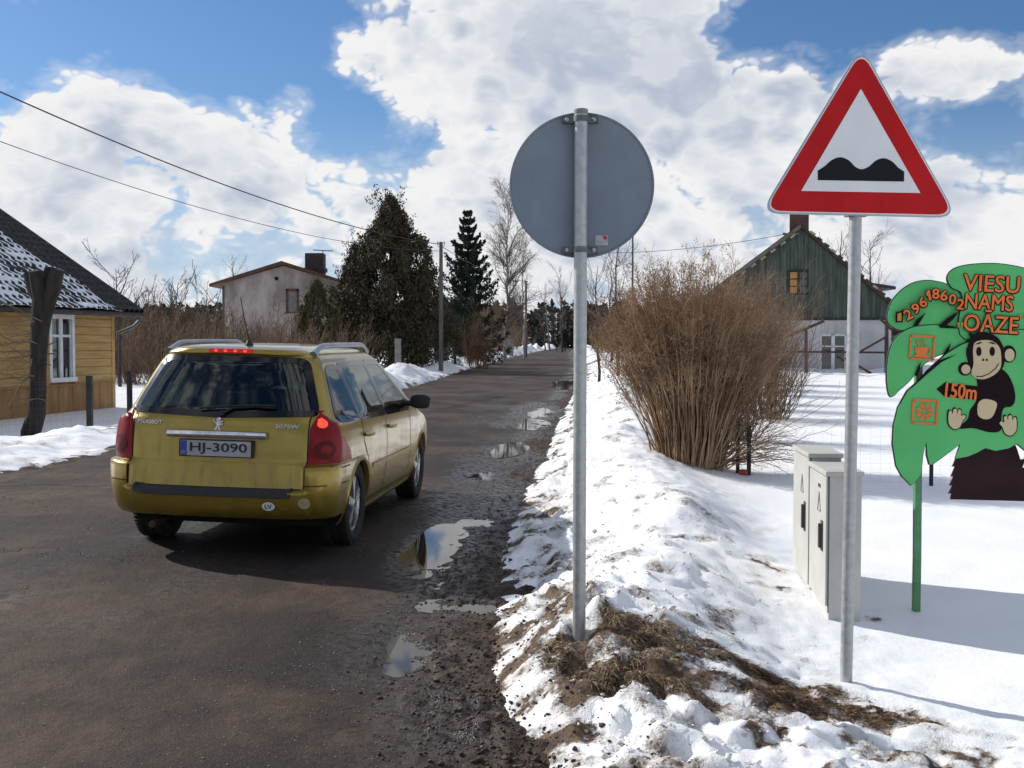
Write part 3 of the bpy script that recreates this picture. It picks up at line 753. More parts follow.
# glazing
rg = patch('rear_window', RW_, S_rear(.002), M_rglass, car)
ring('window_border', RW_, .045, S_rear(.0045), S_rear(.0035), M_frit, rg)
for sg in (1, -1):
    for nm, q in (('quarter_window', Q1), ('door_window', Q2), ('door_window', Q3)):
        gw = patch(nm, q, S_side(.002, sg), M_rglass if nm[0] == 'q' else M_glass, car)
        ring('window_border', inset(q, -.022), .046, S_side(.004, sg), S_side(.0035, sg), M_frit, gw)
wsg = patch('windscreen', WS, S_front(.002), M_glass, car, .07)
ring('window_border', WS, .03, S_front(.004), S_front(.0035), M_frit, wsg)
# pillars between the side windows are black
for sg in (1, -1):
    for pl in ([(-1.29, .985), (-1.205, .985), (-1.255, 1.395), (-1.345, 1.39)], [(-.42, .97), (-.325, .968), (-.365, 1.408), (-.46, 1.408)]):
        patch('window_pillar', pl, S_side(.0032, sg), M_frit, car, .06)
# shut lines
for sg in (1, -1):
    S = S_side(.003, sg)
    seam('door_gap', dense([(-1.255, .98), (-1.235, .80), (-1.10, .66), (-.98, .42), (-.93, .30)]), S, .012, M_gap, car)
    seam('door_gap', dense([(-.395, .965), (-.385, .6), (-.40, .30)]), S, .012, M_gap, car)
    seam('door_gap', dense([(.66, .95), (.70, .7), (.72, .30)]), S, .012, M_gap, car)
    seam('door_gap', dense([(-.93, .30), (.72, .30)], .06), S, .008, M_gap, car)
    seam('bumper_gap', dense([(-1.98, .667), (-1.69, .660)], .05), S, .008, M_gap, car)
    seam('side_moulding', dense([(-.92, .572), (.72, .565)], .06), S_side(.007, sg), .034, M_paint, car)
    seam('sill_highlight', dense([(-.93, .245), (.95, .245)], .06), S_side(.006, sg), .05, pmat('dusty_sill_highlight', (.40, .33, .15), .5, .3, var=(8, .3)), car)  # pale dusty strip that paints in the highlight along the sill
    # wheel arch lips and wells
    for y in AX:
        m = MB(); n = 40; vs = []
        for k in range(n+1):
            a = PI*(-0.10+1.20*k/n)
            for r_, of in ((.332, -.03), (.340, .006), (.362, .011), (.378, .001)):
                yy, zz = y+math.cos(a)*r_, max(.175, WR+math.sin(a)*r_)
                vs.append(P3(t_side(yy, zz), zz, of, sg))
        m.add(vs, [(k*4+c, k*4+c+1, k*4+c+5, k*4+c+4) for k in range(n) for c in range(3)])
        m.build('wheel_arch', M_paint, car, smooth=True)
        m = MB(); vs = []
        for k in range(25):
            a = PI*(-.12+1.24*k/24)
            for xx in (.80, .50): vs.append((xx*sg, y+math.cos(a)*.36, WR+math.sin(a)*.36))
        m.add(vs, [(2*k, 2*k+1, 2*k+3, 2*k+2) for k in range(24)]); m.add([(.5*sg, y+math.cos(PI*k/12)*.37, WR-.1+math.sin(PI*k/12)*.46) for k in range(13)], [tuple(range(13))])
        m.build('wheel_well', M_gap, car)
for x in (-.652, .652):
    seam('tailgate_gap', dense([(x, .525), (x, 1.03)]), S_rear(.003), .009, M_gap, car)
seam('tailgate_gap', dense([(-.62, .516), (.62, .516)]), S_rear(.004), .010, M_gap, car)
# tail lamps: wrap round the corner
for sg in (1, -1):
    zz = np.linspace(.692, 1.075, 22); N = 16
    def t_out(z): return float(np.interp(z, [.692, .78, .88, .98, 1.04, 1.075], [2.075, 2.06, 2.02, 1.88, 1.70, 1.45]))
    def t_in(z): return t_rear(float(np.interp(z, [.692, .95, 1.04, 1.075], [.655, .660, .690, .725])), z)
    def lamp(name, z0, z1, f0, f1, off, mat, par):
        m = MB(); vs = []; Z = np.linspace(z0, z1, 18)
        for i, z in enumerate(Z):
            for j in range(N+1):
                f = f0+(f1-f0)*j/N; e = min(1, 6*min(f, 1-f)+.0)*min(1, 5*min((z-.692)/.38, (1.075-z)/.38)+.0)
                vs.append(P3(t_in(z)+(t_out(z)-t_in(z))*f, z, off+.012*max(0, e), sg))
        m.add(vs, [(i*(N+1)+j, i*(N+1)+j+1, (i+1)*(N+1)+j+1, (i+1)*(N+1)+j) for i in range(17) for j in range(N)])
        return m.build(name, mat, par, smooth=True)
    L = lamp('tail_lamp', .692, 1.075, 0, 1, .003, M_red, car)
    if sg > 0: L['label'] = 'red tail lamp with its brake light lit'
    def spot(name, f, z, rf, rz, off, mat):
        m = MB(); n = 22
        def pp(a, k):
            zc = z+math.sin(a)*rz*k; ff = f+math.cos(a)*rf*k
            return P3(t_in(zc)+(t_out(zc)-t_in(zc))*ff, zc, off+.006*(1-k*k), sg)
        vs = [pp(0, 0)]+[pp(2*PI*j/n, .55) for j in range(n)]+[pp(2*PI*j/n, 1) for j in range(n)]
        m.add(vs, [(0, 1+j, 1+(j+1) % n) for j in range(n)]+[(1+j, 1+n+j, 1+n+(j+1) % n, 1+(j+1) % n) for j in range(n)])
        return m.build(name, mat, L, smooth=True)
    spot('brake_light', .30, .985, .17, .034, .016, M_redlit if sg > 0 else M_red)
    spot('reflector', .34, .80, .24, .065, .016, M_amber)
    spot('reflector', .34, .80, .14, .038, .019, M_red)
for sg in (1, -1):
    seam('bumper_crease', [(q, .548) for q in np.linspace(.655*sg, .80*sg, 14)], S_rear(.003), .007, M_gap, bump); seam('bumper_crease', dense([(-1.92, .548), (-1.72, .545)]), S_side(.003, sg), .007, M_gap, bump)
# bumper trim, badge strip, plate
def strip(name, x0, x1, zf, hh, off, mat, par, n=40):
    m = MB(); vs = []
    for i in range(n+1):
        x = x0+(x1-x0)*i/n; z = zf(x)
        for dz, of in ((-hh, .001), (-hh*.7, off), (hh*.7, off), (hh, .001)): vs.append(S_rear(of)(x, z+dz))
    m.add(vs, [(i*4+c, i*4+c+1, i*4+c+5, i*4+c+4) for i in range(n) for c in range(3)])
    return m.build(name, mat, par, smooth=True)
strip('bumper_strip', -.60, .56, lambda x: .483+.035*max(0, (abs(x)-.50)/.12)**2, .026, .022, M_black, bump)
bs = MB(); bs.box(-.37, .37, -.028, .02, -.026, .026)
o = bs.build('chrome_strip', M_chrome, gate, smooth=True, bevel=.016, loc=(0, -2.132, .895))
pm = MB(); pm.box(-.272, .272, -.010, .03, -.062, .062); pl = pm.build('plate_frame', M_black, gate, bevel=.004, loc=(-.0, -2.148, .795))
MB().box(-.26, .26, -.013, .0, -.055, .055).build('number_plate', M_plate, pl, bevel=.002)
MB().box(-.258, -.213, -.0145, -.012, -.053, .053).build('country_band', M_blue, pl)
text_part('country_letters', 'LV', pl, M_plate, -.236, -.03, .03, .026, -.0155)
text_part('plate_number', 'HJ-3090', pl, M_ink, .022, 0, .42, .082, -.0150, offset=.012)
def badge(text, cx, cz, w_, h_):
    v, f = text_verts(text, w_, h_, .01, .004)
    vs = [S_rear(.004+.004*(p[2] > 0))(cx+p[0], cz+p[1]) for p in v]
    me = bpy.data.meshes.new('badge_letters'); me.from_pydata(vs, [], f); me.materials.append(M_chrome); link(bpy.data.objects.new('badge_letters', me), gate)
badge('PEUGEOT', -.52, .965, .19, .026); badge('307SW', .50, .962, .17, .026)
# rampant beast emblem, as small raised shapes
em = MB()
for poly in ([(-.012, .030), (.006, .040), (.020, .034), (.016, .022), (.004, .018), (-.010, .020)], [(-.010, .022), (.008, .020), (.012, .0), (.006, -.020), (-.008, -.018), (-.014, .0)],
             [(.010, .014), (.030, .020), (.032, .013), (.012, .004)], [(.010, .0), (.030, .002), (.031, -.006), (.010, -.010)], [(-.004, -.016), (.006, -.016), (.014, -.042), (.002, -.042)],
             [(-.010, -.012), (-.004, -.018), (-.014, -.042), (-.026, -.040)], [(-.014, -.004), (-.012, .004), (-.030, .026), (-.036, .022)]):
    em.prism([(x*1.15, z*1.15) for x, z in poly], -.006, .012)
em.build('lion_emblem', M_chrome, gate, loc=(0, -2.106, .972))
# LV oval sticker, towing cap
def disc(name, cx, cz, rx, rz, off, mat, par, n=28):
    m = MB(); m.add([S_rear(off)(cx, cz)]+[S_rear(off)(cx+rx*math.cos(2*PI*i/n), cz+rz*math.sin(2*PI*i/n)) for i in range(n)], [(0, 1+i, 1+(i+1) % n) for i in range(n)])
    return m.build(name, mat, par, smooth=True)
disc('oval_sticker', .405, .400, .052, .036, .004, M_ink, bump); disc('oval_sticker', .405, .400, .047, .032, .0055, M_stick, bump)
v, f = text_verts('LV', .050, .030, .02, .003); me = bpy.data.meshes.new('sticker_letters'); me.from_pydata([S_rear(.008)(.405+p[0], .400+p[1]) for p in v], [], f); me.materials.append(M_ink); link(bpy.data.objects.new('sticker_letters', me), bump)
disc('towing_cap', .655, .425, .040, .040, .004, pmat('faded_cap', (.42, .36, .20), .6, var=(10, .3)), bump)
# high brake light on the spoiler
hb = strip('high_brake_light', -.165, .165, lambda x: 1.492, .016, .008, M_redlit2, car, 16)
for q in (-.11, -.037, .037, .11): disc('lamp_bulb', q, 1.492, .013, .008, .011, M_redlit, hb)
# rear wiper
wp = MB(); a = [S_rear(.022)(x, z) for x, z in ((.02, 1.035), (.10, 1.075), (.26, 1.085), (.40, 1.078))]; wp.tube(a, [.014, .010, .008, .006], 6)
wp.tube([S_rear(.030)(x, 1.062+.03*math.sin((x+.15)*3)) for x in np.linspace(-.15, .40, 8)], .009, 6); wp.tube([S_rear(-.004)(.02, 1.035), S_rear(.03)(.02, 1.035)], .022, 10)
wp.build('rear_wiper', M_black, car, smooth=True)
# roof rails, aerial
def roof_z(x, y):
    lo, hi = 1.30, 1.549
    for _ in range(24):
        mid = (lo+hi)/2
        d_ = dims(mid); t = t_side(y, mid); out = d_[0]*tapf(y, mid) if 2 <= t <= 3 else (d_[3] if t < 2 else d_[8])
        if d_[1] <= y <= d_[6] and out > abs(x): lo = mid
        else: hi = mid
    return lo
for sg in (1, -1):
    ys_ = np.linspace(-1.66, .05, 18); m = MB(); pth = []
    for i, y in enumerate(ys_):
        f = i/17; rise = min(1, f/.16, (1-f)/.10); rise = math.sin(rise*PI/2)
        x = .565-.03*max(0, .2-f); pth.append((x*sg, y, roof_z(.565, y)-.006+.062*rise))
    m.tube(pth, [.034 if i in (0, 17) else .023 for i in range(18)], 10)
    m.build('roof_rail', M_rail, car, smooth=True)
an = MB(); za = roof_z(0, -1.62); an.lathe([(.001, .045), (.016, .04), (.024, .02), (.034, 0), (.034, -.02)], 14, 'z', (0.06, -1.64, za)); an.tube([(.06, -1.64, za+.03), (.045, -1.72, za+.20), (.035, -1.78, za+.36)], [.006, .0045, .003], 6)
an.build('roof_aerial', M_black, car, smooth=True)
# mirrors, handles
for sg in (1, -1):
    m = MB(); S = S_side(0, sg); b0 = Vector(S(.56, 1.0))
    m.tube([b0, b0+Vector((.07*sg, 0, .0))], [.03, .026], 8)
    vs = []; n = 16
    for k, (dy, s_) in enumerate(((-.052, .80), (-.046, 1.0), (-.01, 1.04), (.04, .86), (.075, .45))):
        for j in range(n):
            a = 2*PI*j/n; ca, sa = math.cos(a), math.sin(a)
            sq = (abs(ca)**3.2+abs(sa)**3.2)**(-1/3.2)
            vs.append(b0+Vector((sg*(.155+ca*sq*.095*s_), dy, .022+sa*sq*.066*s_)))
    m.add(vs, [(k*n+j, k*n+(j+1) % n, (k+1)*n+(j+1) % n, (k+1)*n+j) for k in range(4) for j in range(n)]+[tuple(range(n)), tuple(range(4*n, 5*n))])
    mo = m.build('door_mirror', M_black, car, smooth=True)
    for y in (-1.12, -.24):
        m = MB(); pth = [S_side(o_, sg)(y+dy, .845-.02*dy) for dy, o_ in ((-.09, .006), (-.06, .034), (.0, .038), (.06, .034), (.09, .006))]; m.tube(pth, [.014, .017, .018, .017, .013], 8)
        m.build('door_handle', pmat('handle_paint', (.48, .40, .16), .25, .7, coat=.6), car, smooth=True)
# wheels
def wheel(x, y, sg):
    e = bpy.data.objects.new('wheel', None); e.empty_display_size = .1; link(e, car); e.location = (x*sg, y, WR)
    prof = [(.218, -.085), (.245, -.098), (.285, -.103), (.306, -.092), (.316, -.070), (.318, -.03), (.312, -.028), (.312, -.022), (.318, -.02), (.318, .02), (.312, .022), (.312, .028), (.318, .03), (.316, .07), (.306, .092), (.285, .103), (.245, .098), (.218, .085), (.205, .0), (.218, -.085)]
    MB().lathe(prof, 56, 'x').build('tyre', M_rub, e, smooth=True)
    tr = MB(); n = 60                                  # tread blocks
    for k in range(n):
        a = 2*PI*k/n; Mx = Matrix.Rotation(a, 4, 'X')
        for x0, x1 in ((-.094, -.045), (.045, .094)): tr.box(x0, x1, -.010, .010, .304, .3235, Mx)
    tr.build('tread', M_rub, e)['kind'] = 'stuff'
    r = MB(); s = sg
    r.lathe([(.222, .088*s), (.226, .080*s), (.214, .070*s), (.200, .055*s), (.196, -.06*s)], 48, 'x')
    for k in range(5):
        for dlt in (-.13, .13):
            a = 2*PI*k/5+PI/2; a2 = a+dlt; ca, sa = math.cos(a), math.sin(a)
            r.bar((.070*s, ca*.04, sa*.04), (.066*s, math.cos(a2)*.208, math.sin(a2)*.208), .030, .024, up=(1, 0, 0))
    r.lathe([(.001, .082*s), (.030, .080*s), (.052, .070*s), (.056, .04*s)], 24, 'x')
    r.build('rim', M_alloy, e, smooth=True)
    MB().lathe([(.001, .020*s), (.13, .020*s), (.132, .01*s), (.19, .0)], 32, 'x').build('brake_disc', M_gap, e)
for sg in (1, -1):
    for y in AX: wheel(.742, y, sg)
# underside, exhaust, interior
MB().box(-.70, .70, -1.70, 2.0, .185, .24).build('underbody', M_gap, car)
ex = MB(); ex.tube([(-.46, -1.5, .24), (-.47, -1.95, .235), (-.48, -2.12, .225)], [.03, .03, .028], 12); ex.build('exhaust_pipe', pmat('rusty_pipe', (.10, .06, .035), .7, .5, var=(10, .4)), car, smooth=True)
it = MB(); it.box(-.68, .68, -1.95, .9, .42, .46); it.box(-.66, .66, -1.22, -1.10, .45, 1.02); it.box(-.70, .70, .72, 1.05, .46, .96); it.box(-.60, .60, -2.0, -1.95, .46, .95)
it.build('cabin_floor', M_gap, car)
def seat(x, y):
    m = MB(); m.box(x-.24, x+.24, y-.25, y+.25, .50, .64); m.box(x-.235, x+.235, y-.34, y-.22, .62, 1.10, None)
    m.box(x-.13, x+.13, y-.335, y-.245, 1.15, 1.34); m.box(x-.06, x-.045, y-.30, y-.28, 1.08, 1.17); m.box(x+.045, x+.06, y-.30, y-.28, 1.08, 1.17)
    m.build('seat', M_seat, car, smooth=True, bevel=.035)
for x in (-.38, .38): seat(x, .10); seat(x*1.08, -.78)
sw = MB(); sw.lathe([(.165+.014*math.cos(a), .014*math.sin(a)) for a in np.linspace(0, 2*PI, 9)], 28, 'y', (-.38, .55, .98)); sw.build('steering_wheel', M_black, car, smooth=True)
# headlamps and number plate at the nose
for sg in (1, -1):
    m = MB(); vs = []; 
    for z in np.linspace(.66, .79, 8):
        for t in np.linspace(3.25, 4.15, 14): vs.append(P3(t, z, .006, sg))
    m.add(vs, [(i*14+j, i*14+j+1, (i+1)*14+j+1, (i+1)*14+j) for i in range(7) for j in range(13)]); m.build('headlamp', pmat('clear_lens', (.7, .72, .74), .08, .3, coat=.8), car, smooth=True)
# ------------------------------------------------------------------ galvanised posts and road signs
def galv_material():
    m = bpy.data.materials.new('galvanised_steel'); m.use_nodes = True; t = m.node_tree; b = NB(t); p = t.nodes['Principled BSDF']
    v = b.n('ShaderNodeTexCoord').outputs['Object']
    vo = b.n('ShaderNodeTexVoronoi'); vo.inputs['Scale'].default_value = 38; b.put(vo.inputs['Vector'], v)
    f = b.m('ADD', b.m('MULTIPLY', vo.outputs['Color'], .5), b.m('MULTIPLY', b.noise(b.vm('MULTIPLY', v, (1, 1, .2)), 9, 5, .6), .6))
    b.put(p.inputs['Base Color'], b.mix(b.mr(f, .3, .85), (.37, .38, .375, 1), (.48, .49, .48, 1)))
    p.inputs['Metallic'].default_value = .55; b.put(p.inputs['Roughness'], b.m('MULTIPLY_ADD', f, .25, .32))
    return m
M_galv = galv_material(); M_back = pmat('sign_back_grey', (.205, .245, .290), .55, .15, var=(3, .10)); M_rim = pmat('sign_edge', (.42, .45, .47), .5, .4)
def loc_px(base, Y):
    return lambda px, py: (lambda p: (p.x-base.x, p.z-base.z))(at(px, py, Y))
def post_foot(px, py, Y):
    p = at(px, py, Y); return Vector((p.x, p.y, min(p.z, gz(p.x, p.y))))
# round sign seen from behind
YC = 5.45; fc = at(579, 633, YC); fc.z = gz(fc.x, fc.y)-.02
rs = empty('round_road_sign', fc, 0, 'round traffic sign on a galvanised post, seen from its plain grey back', 'road sign')
Lc = loc_px(fc, YC); top = Lc(581, 110); cx, cz = Lc(582.5, 184)[0], Lc(582, 184)[1]; RD = 72.5*YC/FPX
MB().tube([(0, 0, -.25), (top[0], 0, top[1])], .0318, 24).build('post', M_galv, rs, smooth=True)
MB().lathe([(.001, .006), (.030, .004), (.034, 0), (.034, -.02)], 20, 'z', (top[0], 0, top[1])).build('post_cap', pmat('grey_cap', (.20, .21, .22), .6), rs, smooth=True)
m = MB(); m.lathe([(.001, .052), (RD-.012, .052), (RD-.004, .050), (RD, .044), (RD, .072), (RD-.006, .075), (.001, .075)], 96, 'y', (cx, 0, cz)); pl = m.build('plate', M_back, rs, smooth=True)
m = MB(); m.lathe([(RD-.010, .052), (RD-.008, .047), (RD-.001, .045), (RD+.001, .049)], 96, 'y', (cx, 0, cz)); m.build('folded_edge', M_back, pl, smooth=True)
for py in (119, 249.5):
    z = Lc(581, py)[1]; x0 = top[0]*z/top[1]; m = MB()
    m.lathe([(.0325, -.014), (.0360, -.014), (.0360, .014), (.0325, .014)], 24, 'z', (x0, 0, z))
    m.box(x0-.085, x0-.034, .022, .052, z-.014, z+.014); m.box(x0+.034, x0+.085, .022, .052, z-.014, z+.014)
    c = m.build('clamp', pmat('clamp_steel', (.16, .17, .17), .5, .5, var=(20, .3)), rs, smooth=True)
    for sx in (-.066, .066):
        MB().lathe([(.001, -.010), (.009, -.008), (.011, 0), (.011, .008)], 6, 'y', (x0+sx, .016, z)).build('bolt', M_galv, c)
sx, sz = Lc(602.5, 239.5)
st = MB().box(sx-.030, sx+.030, .0495, .0515, sz-.024, sz+.024).build('sticker', pmat('pale_sticker', (.46, .45, .46), .6, var=(40, .25)), pl)
MB().box(sx+.008, sx+.026, .0480, .0495, sz+.004, sz+.021).build('sticker_mark', pmat('sticker_red', (.42, .03, .04), .6), st)
for k in range(3): MB().box(sx-.026, sx+.02-.008*k, .0485, .0495, sz-.006-.006*k, sz-.0035-.006*k).build('sticker_line', pmat('sticker_grey', (.30, .30, .31), .6), st)
# warning triangle
YT = 5.5; ft = at(848, 683, YT); ft.z = gz(ft.x, ft.y)-.02
ts_ = empty('bump_warning_sign', ft, 0, 'red bordered triangular uneven road warning sign on a galvanised post', 'road sign')
Lt = loc_px(ft, YT); p0 = Lt(858, 216)
MB().tube([(0, .04, -.25), (p0[0], .04, p0[1]), (p0[0]*1.18, .04, p0[1]+.55)], .0300, 24).build('post', M_galv, ts_, smooth=True)
def rtri(pts, r, seg=7): return rounded([Lt(*p) for p in pts], r, seg)
outer = [(861, 46), (759.5, 213.5), (957.5, 218)]
def scaled(pts, k):
    c = (sum(p[0] for p in pts)/3, sum(p[1] for p in pts)/3); return [(c[0]+(p[0]-c[0])*k, c[1]+(p[1]-c[1])*k) for p in pts]
plate = MB().prism(rtri(outer, .105), -.006, .004).build('plate', M_rim, ts_)
MB().prism(rtri(scaled(outer, .972), .095), -.0095, -.005).build('white_edge', pmat('sign_white', (.80, .80, .80), .35, var=(4, .05)), plate)
MB().prism(rtri(scaled(outer, .952), .090), -.0120, -.009).build('red_border', pmat('sign_red', (.50, .006, .008), .42, var=(5, .10), spec=.22), plate)
MB().prism([Lt(860, 89.5), Lt(800.5, 191.3), Lt(919.3, 193.3)], -.0145, -.011).build('white_field', pmat('sign_field', (.78, .79, .79), .35, var=(4, .05)), plate)
hump = [(817, 180.6), (817, 171)]+spline([(817, 171), (824, 166.5), (831, 160.5), (839.6, 157.8), (848, 161), (854, 167), (860.5, 169.8), (868, 167), (875, 161), (883, 158.8), (891, 162), (897, 168), (903, 172)], 4, False)[1:]+[(903, 182)]
MB().prism([Lt(*p) for p in hump], -.0165, -.014).build('bump_symbol', pmat('sign_black', (.010, .010, .012), .6, spec=.2), plate)
bk = MB(); bk.box(p0[0]-.05, p0[0]+.05, -.004, .06, p0[1]+.000, p0[1]+.022); bk.build('bracket', pmat('bracket_red', (.20, .10, .10), .5, .4), ts_)

# ------------------------------------------------------------------ cable cabinets
M_cab = pmat('cabinet_grey', (.49, .48, .445), .55, var=(3, .12), bump=(150, .06)); M_cabs = pmat('cabinet_seam', (.09, .085, .075), .8); M_hdl = pmat('cabinet_handle', (.03, .018, .022), .4)
def cabinet(x0, x1, y0, y1, z0, z1, label, cut, rz=-.085):
    e = empty('cable_cabinet', ((x0+x1)/2, (y0+y1)/2, z0), rz, label, 'cabinet', 'roadside cable cabinets')
    a, b_, h = (x1-x0)/2, (y1-y0)/2, z1-z0
    MB().box(-a+.012, a, -b_, b_, -.25, h-.03).build('case', M_cab, e, bevel=.006)
    MB().box(-a-.012, a+.012, -b_-.012, b_+.012, h-.03, h).build('lid', M_cab, e, bevel=.006)
    d = MB().box(-a-.006, -a+.010, -b_+.008, b_-.008, .06, h-.038).build('door', M_cab, e, bevel=.004)
    MB().box(-a-.030, -a-.006, -b_*.58-.018, -b_*.58+.018, h*.45, h*.62).build('handle', M_hdl, d, bevel=.006)
    MB().box(-a-.012, -a-.005, -b_*.58-.028, -b_*.58+.028, h*.43, h*.64).build('handle_plate', M_cabs, d)
    # warning triangle outline
    zc = h*.74; yc = -b_*.22
    tri = [(-a-.008, yc, zc+.075), (-a-.008, yc-.045, zc-.04), (-a-.008, yc+.045, zc-.04)]
    m = MB()
    for i in range(3): m.bar(tri[i], tri[(i+1) % 3], .0035, .004, up=(1, 0, 0))
    m.build('hazard_mark', pmat('faded_mark', (.20, .19, .17), .8), d)
    if cut:
        m = MB()
        for k in range(3): m.box(-a-.009, -a-.006, yc-.04+.028*k, yc-.022+.028*k, h*.86, h*.885)
        m.build('number_mark', M_cabs, d)
    m = MB()
    for yy in (-b_+.004, b_-.004): m.bar((-a+.010, yy, .02), (-a+.010, yy, h-.03), .006, .006)
    m.build('door_seam', M_cabs, e)
    return e
def wp(px, py, Y): return at(px, py, Y)
cabinet(1.892, 2.092, 6.62, 7.18, -.03, .835, 'pale grey cable cabinet with dark handle, nearer of the two', True)
cabinet(1.942, 2.142, 7.20, 7.80, -.03, .885, 'pale grey cable cabinet behind the other one, mostly hidden', False)

# ------------------------------------------------------------------ palm-tree guest house sign
YP = 6.78; fp = at(918, 608, YP); fp.z = gz(fp.x, fp.y)-.02
M_grn = pmat('palm_green', (.11, .51, .165), .55, var=(2.5, .10), spec=.25); M_brn = pmat('palm_trunk_brown', (.028, .011, .012), .75, var=(3, .2), spec=.2); M_edge = pmat('board_edge', (.035, .012, .030), .6)
M_or = pmat('sign_orange', (.82, .175, .022), .45, var=(6, .1)); M_dk = pmat('sign_dark', (.014, .006, .008), .8, spec=.15); M_tan = pmat('sign_tan', (.62, .49, .29), .5, var=(5, .06)); M_gold = pmat('sign_ochre', (.55, .25, .02), .5)
ps = empty('palm_sign', fp, 0, 'green palm tree shaped guest house sign with a seated cartoon monkey', 'sign')
Lp = loc_px(fp, YP); K = YP/FPX
def poly(pts): return [Lp(*p) for p in pts]
def ptpart(name, pts, y, mat, par=ps, th=.003): return MB().prism(poly(pts), y, y+th).build(name, mat, par)
MB().bar((0, .035, -.3), (Lp(919, 560)[0], .035, .35), .040, .04).build('post', pmat('green_post', (.085, .26, .11), .5, var=(8, .2)), ps)
MB().bar((Lp(919, 560)[0], .035, .35), (Lp(921, 300)[0], .035, Lp(921, 300)[1]), .040, .04).build('post', pmat('green_post_top', (.085, .26, .11), .5, var=(8, .2)), ps)
MB().bar((Lp(1052, 600)[0], .040, -.3), (Lp(1052, 300)[0], .040, Lp(1052, 300)[1]), .048, .04).build('post', pmat('dark_green_post', (.040, .16, .06), .5, var=(8, .2)), ps)
def board(name, pts, y, mat, per=4, smooth=True, rim=.9):
    pp = spline(pts, per) if smooth else pts
    c = poly(pp)
    o = MB().prism(c, y, y+.010).build(name, mat, ps)
    e = MB().prism(inset(c, -rim*K), y+.006, y+.020).build('board_edge', M_edge, o)
    return o
top_l = board('leaf', [(962, 296), (952, 288), (947.5, 281), (948.5, 274), (956, 268), (972, 264.6), (997, 264), (1024, 268.5), (1050, 277), (1064, 294), (1062, 318), (1052, 340), (1000, 350), (960, 335)], -.012, M_grn)
left_l = board('leaf', [(966, 300), (950, 286), (939, 282), (926.5, 280.6), (913.7, 283.2), (902.8, 290), (893.7, 300), (889, 311), (888.3, 321), (894, 327), (903, 330), (926, 328), (955, 332), (975, 320)], .004, M_grn)
mid_l = board('leaf', [(962, 330), (943, 325.6), (924.7, 325.6), (910, 328.4), (897.3, 336.5), (890, 350), (887.3, 366.6), (887.4, 384), (890.6, 396.6), (899, 390), (910, 380), (918, 370), (932, 358), (955, 350), (975, 345)], -.004, M_grn)
right_l = board('leaf', [(1020, 320), (1060, 325), (1078, 345), (1086, 375), (1086, 398), (1070, 385), (1050, 370), (1020, 360)], .002, M_grn)
low_pts = [(960, 345), (945, 354), (932, 366), (919, 380), (906.5, 391), (897.3, 407.3), (892.8, 425.6), (891.9, 443.8), (895.5, 465.7), (901, 475.7), (910, 484.8), (915.5, 480), (919.5, 474), (921.5, 455), (925.2, 441), (926.2, 455), (928.5, 464), (931, 464), (943, 455.3), (959, 443.6), (954.8, 458.2), (966.6, 456), (976, 452), (984, 447.6), (994, 450.4), (1006.7, 448), (1015.8, 443.4), (1024, 450), (1034, 455), (1050, 470), (1068, 484), (1080, 470), (1086, 440), (1082, 410), (1070, 385), (1056, 360), (1050, 330), (1000, 330)]
low_l = board('leaf', low_pts, -.022, M_grn, 3, False)
tr = [(951, 499.5), (952.5, 493), (949, 494), (953.5, 485), (950, 486), (954.5, 476), (951.5, 477), (956, 466), (953, 467), (958, 455), (962, 440), (1014, 440), (1018, 450), (1021, 460), (1026, 459), (1023, 468), (1028, 468), (1025, 478), (1030, 478), (1027, 488), (1033, 489), (1030, 500), (1033, 501.6)]
ptpart('trunk', tr, .006, M_brn, ps, .016)
# dark frond slits
for i, s_ in enumerate(([(912, 326), (916, 320), (925, 312.5), (920, 321), (917, 326)], [(938, 326), (947, 318), (958, 311), (953, 319), (946, 325), (958, 328.6), (940, 328)], [(941, 357), (945, 350), (950, 343), (948, 350), (944, 357)], [(914, 375), (917, 367), (920, 362), (919, 370), (916, 377)],
                      [(910, 388), (925, 370), (938, 360), (955, 354.5), (940, 362), (927, 373)])):
    ptpart('frond_line', s_, -.0255 if i == 4 else -.0165 if i > 1 else -.0145, M_dk, low_l if i == 4 else ps, .004)
# lettering
ONE = [(-.10, -.5), (.32, -.5), (.32, .5), (.02, .5), (-.42, .22), (-.42, -.02), (-.10, .12)]
def glyphs(name, body, mat, cx_, cz_, w_, h_, yd, rot, fat, par):      # letters thickened by overlapping copies
    if body == '1': v = np.array([(x_*w_, y_*h_, z_) for z_ in (-.0015, .0015) for x_, y_ in ONE]); k = len(ONE); f = [tuple(range(k)), tuple(range(2*k-1, k-1, -1))]+[(q, (q+1) % k, (q+1) % k+k, q+k) for q in range(k)]
    else: v, f = text_verts(body, w_, h_, 0.0, .003)
    c, s_ = math.cos(rot), math.sin(rot); vs, fs = [], []
    for q in range(8):
        ox, oz = fat*math.cos(q*PI/4), fat*math.sin(q*PI/4); o_ = len(vs); dy = .00006*q
        vs += [(cx_+ox+p[0]*c-p[1]*s_, yd-p[2]+dy, cz_+oz+p[0]*s_+p[1]*c) for p in v]; fs += [tuple(i_+o_ for i_ in t) for t in f]
    me = bpy.data.meshes.new(name); me.from_pydata(vs, [], fs); me.materials.append(mat); return link(bpy.data.objects.new(name, me), par)
def ptext(body, x0, x1, y0, y1, yd, rot=0.0, mat=M_or, out=True, off=.0016, par=ps):
    a, b_ = Lp(x0, y1), Lp(x1, y0); cx_, cz_ = (a[0]+b_[0])/2, (a[1]+b_[1])/2; w_, h_ = b_[0]-a[0], b_[1]-a[1]
    if out: glyphs('letter_outline', body, M_dk, cx_+.0015, cz_-.0015, w_, h_, yd, rot, off+.0062, par)
    return glyphs('lettering', body, mat, cx_, cz_, w_, h_, yd-.0035, rot, off, par)
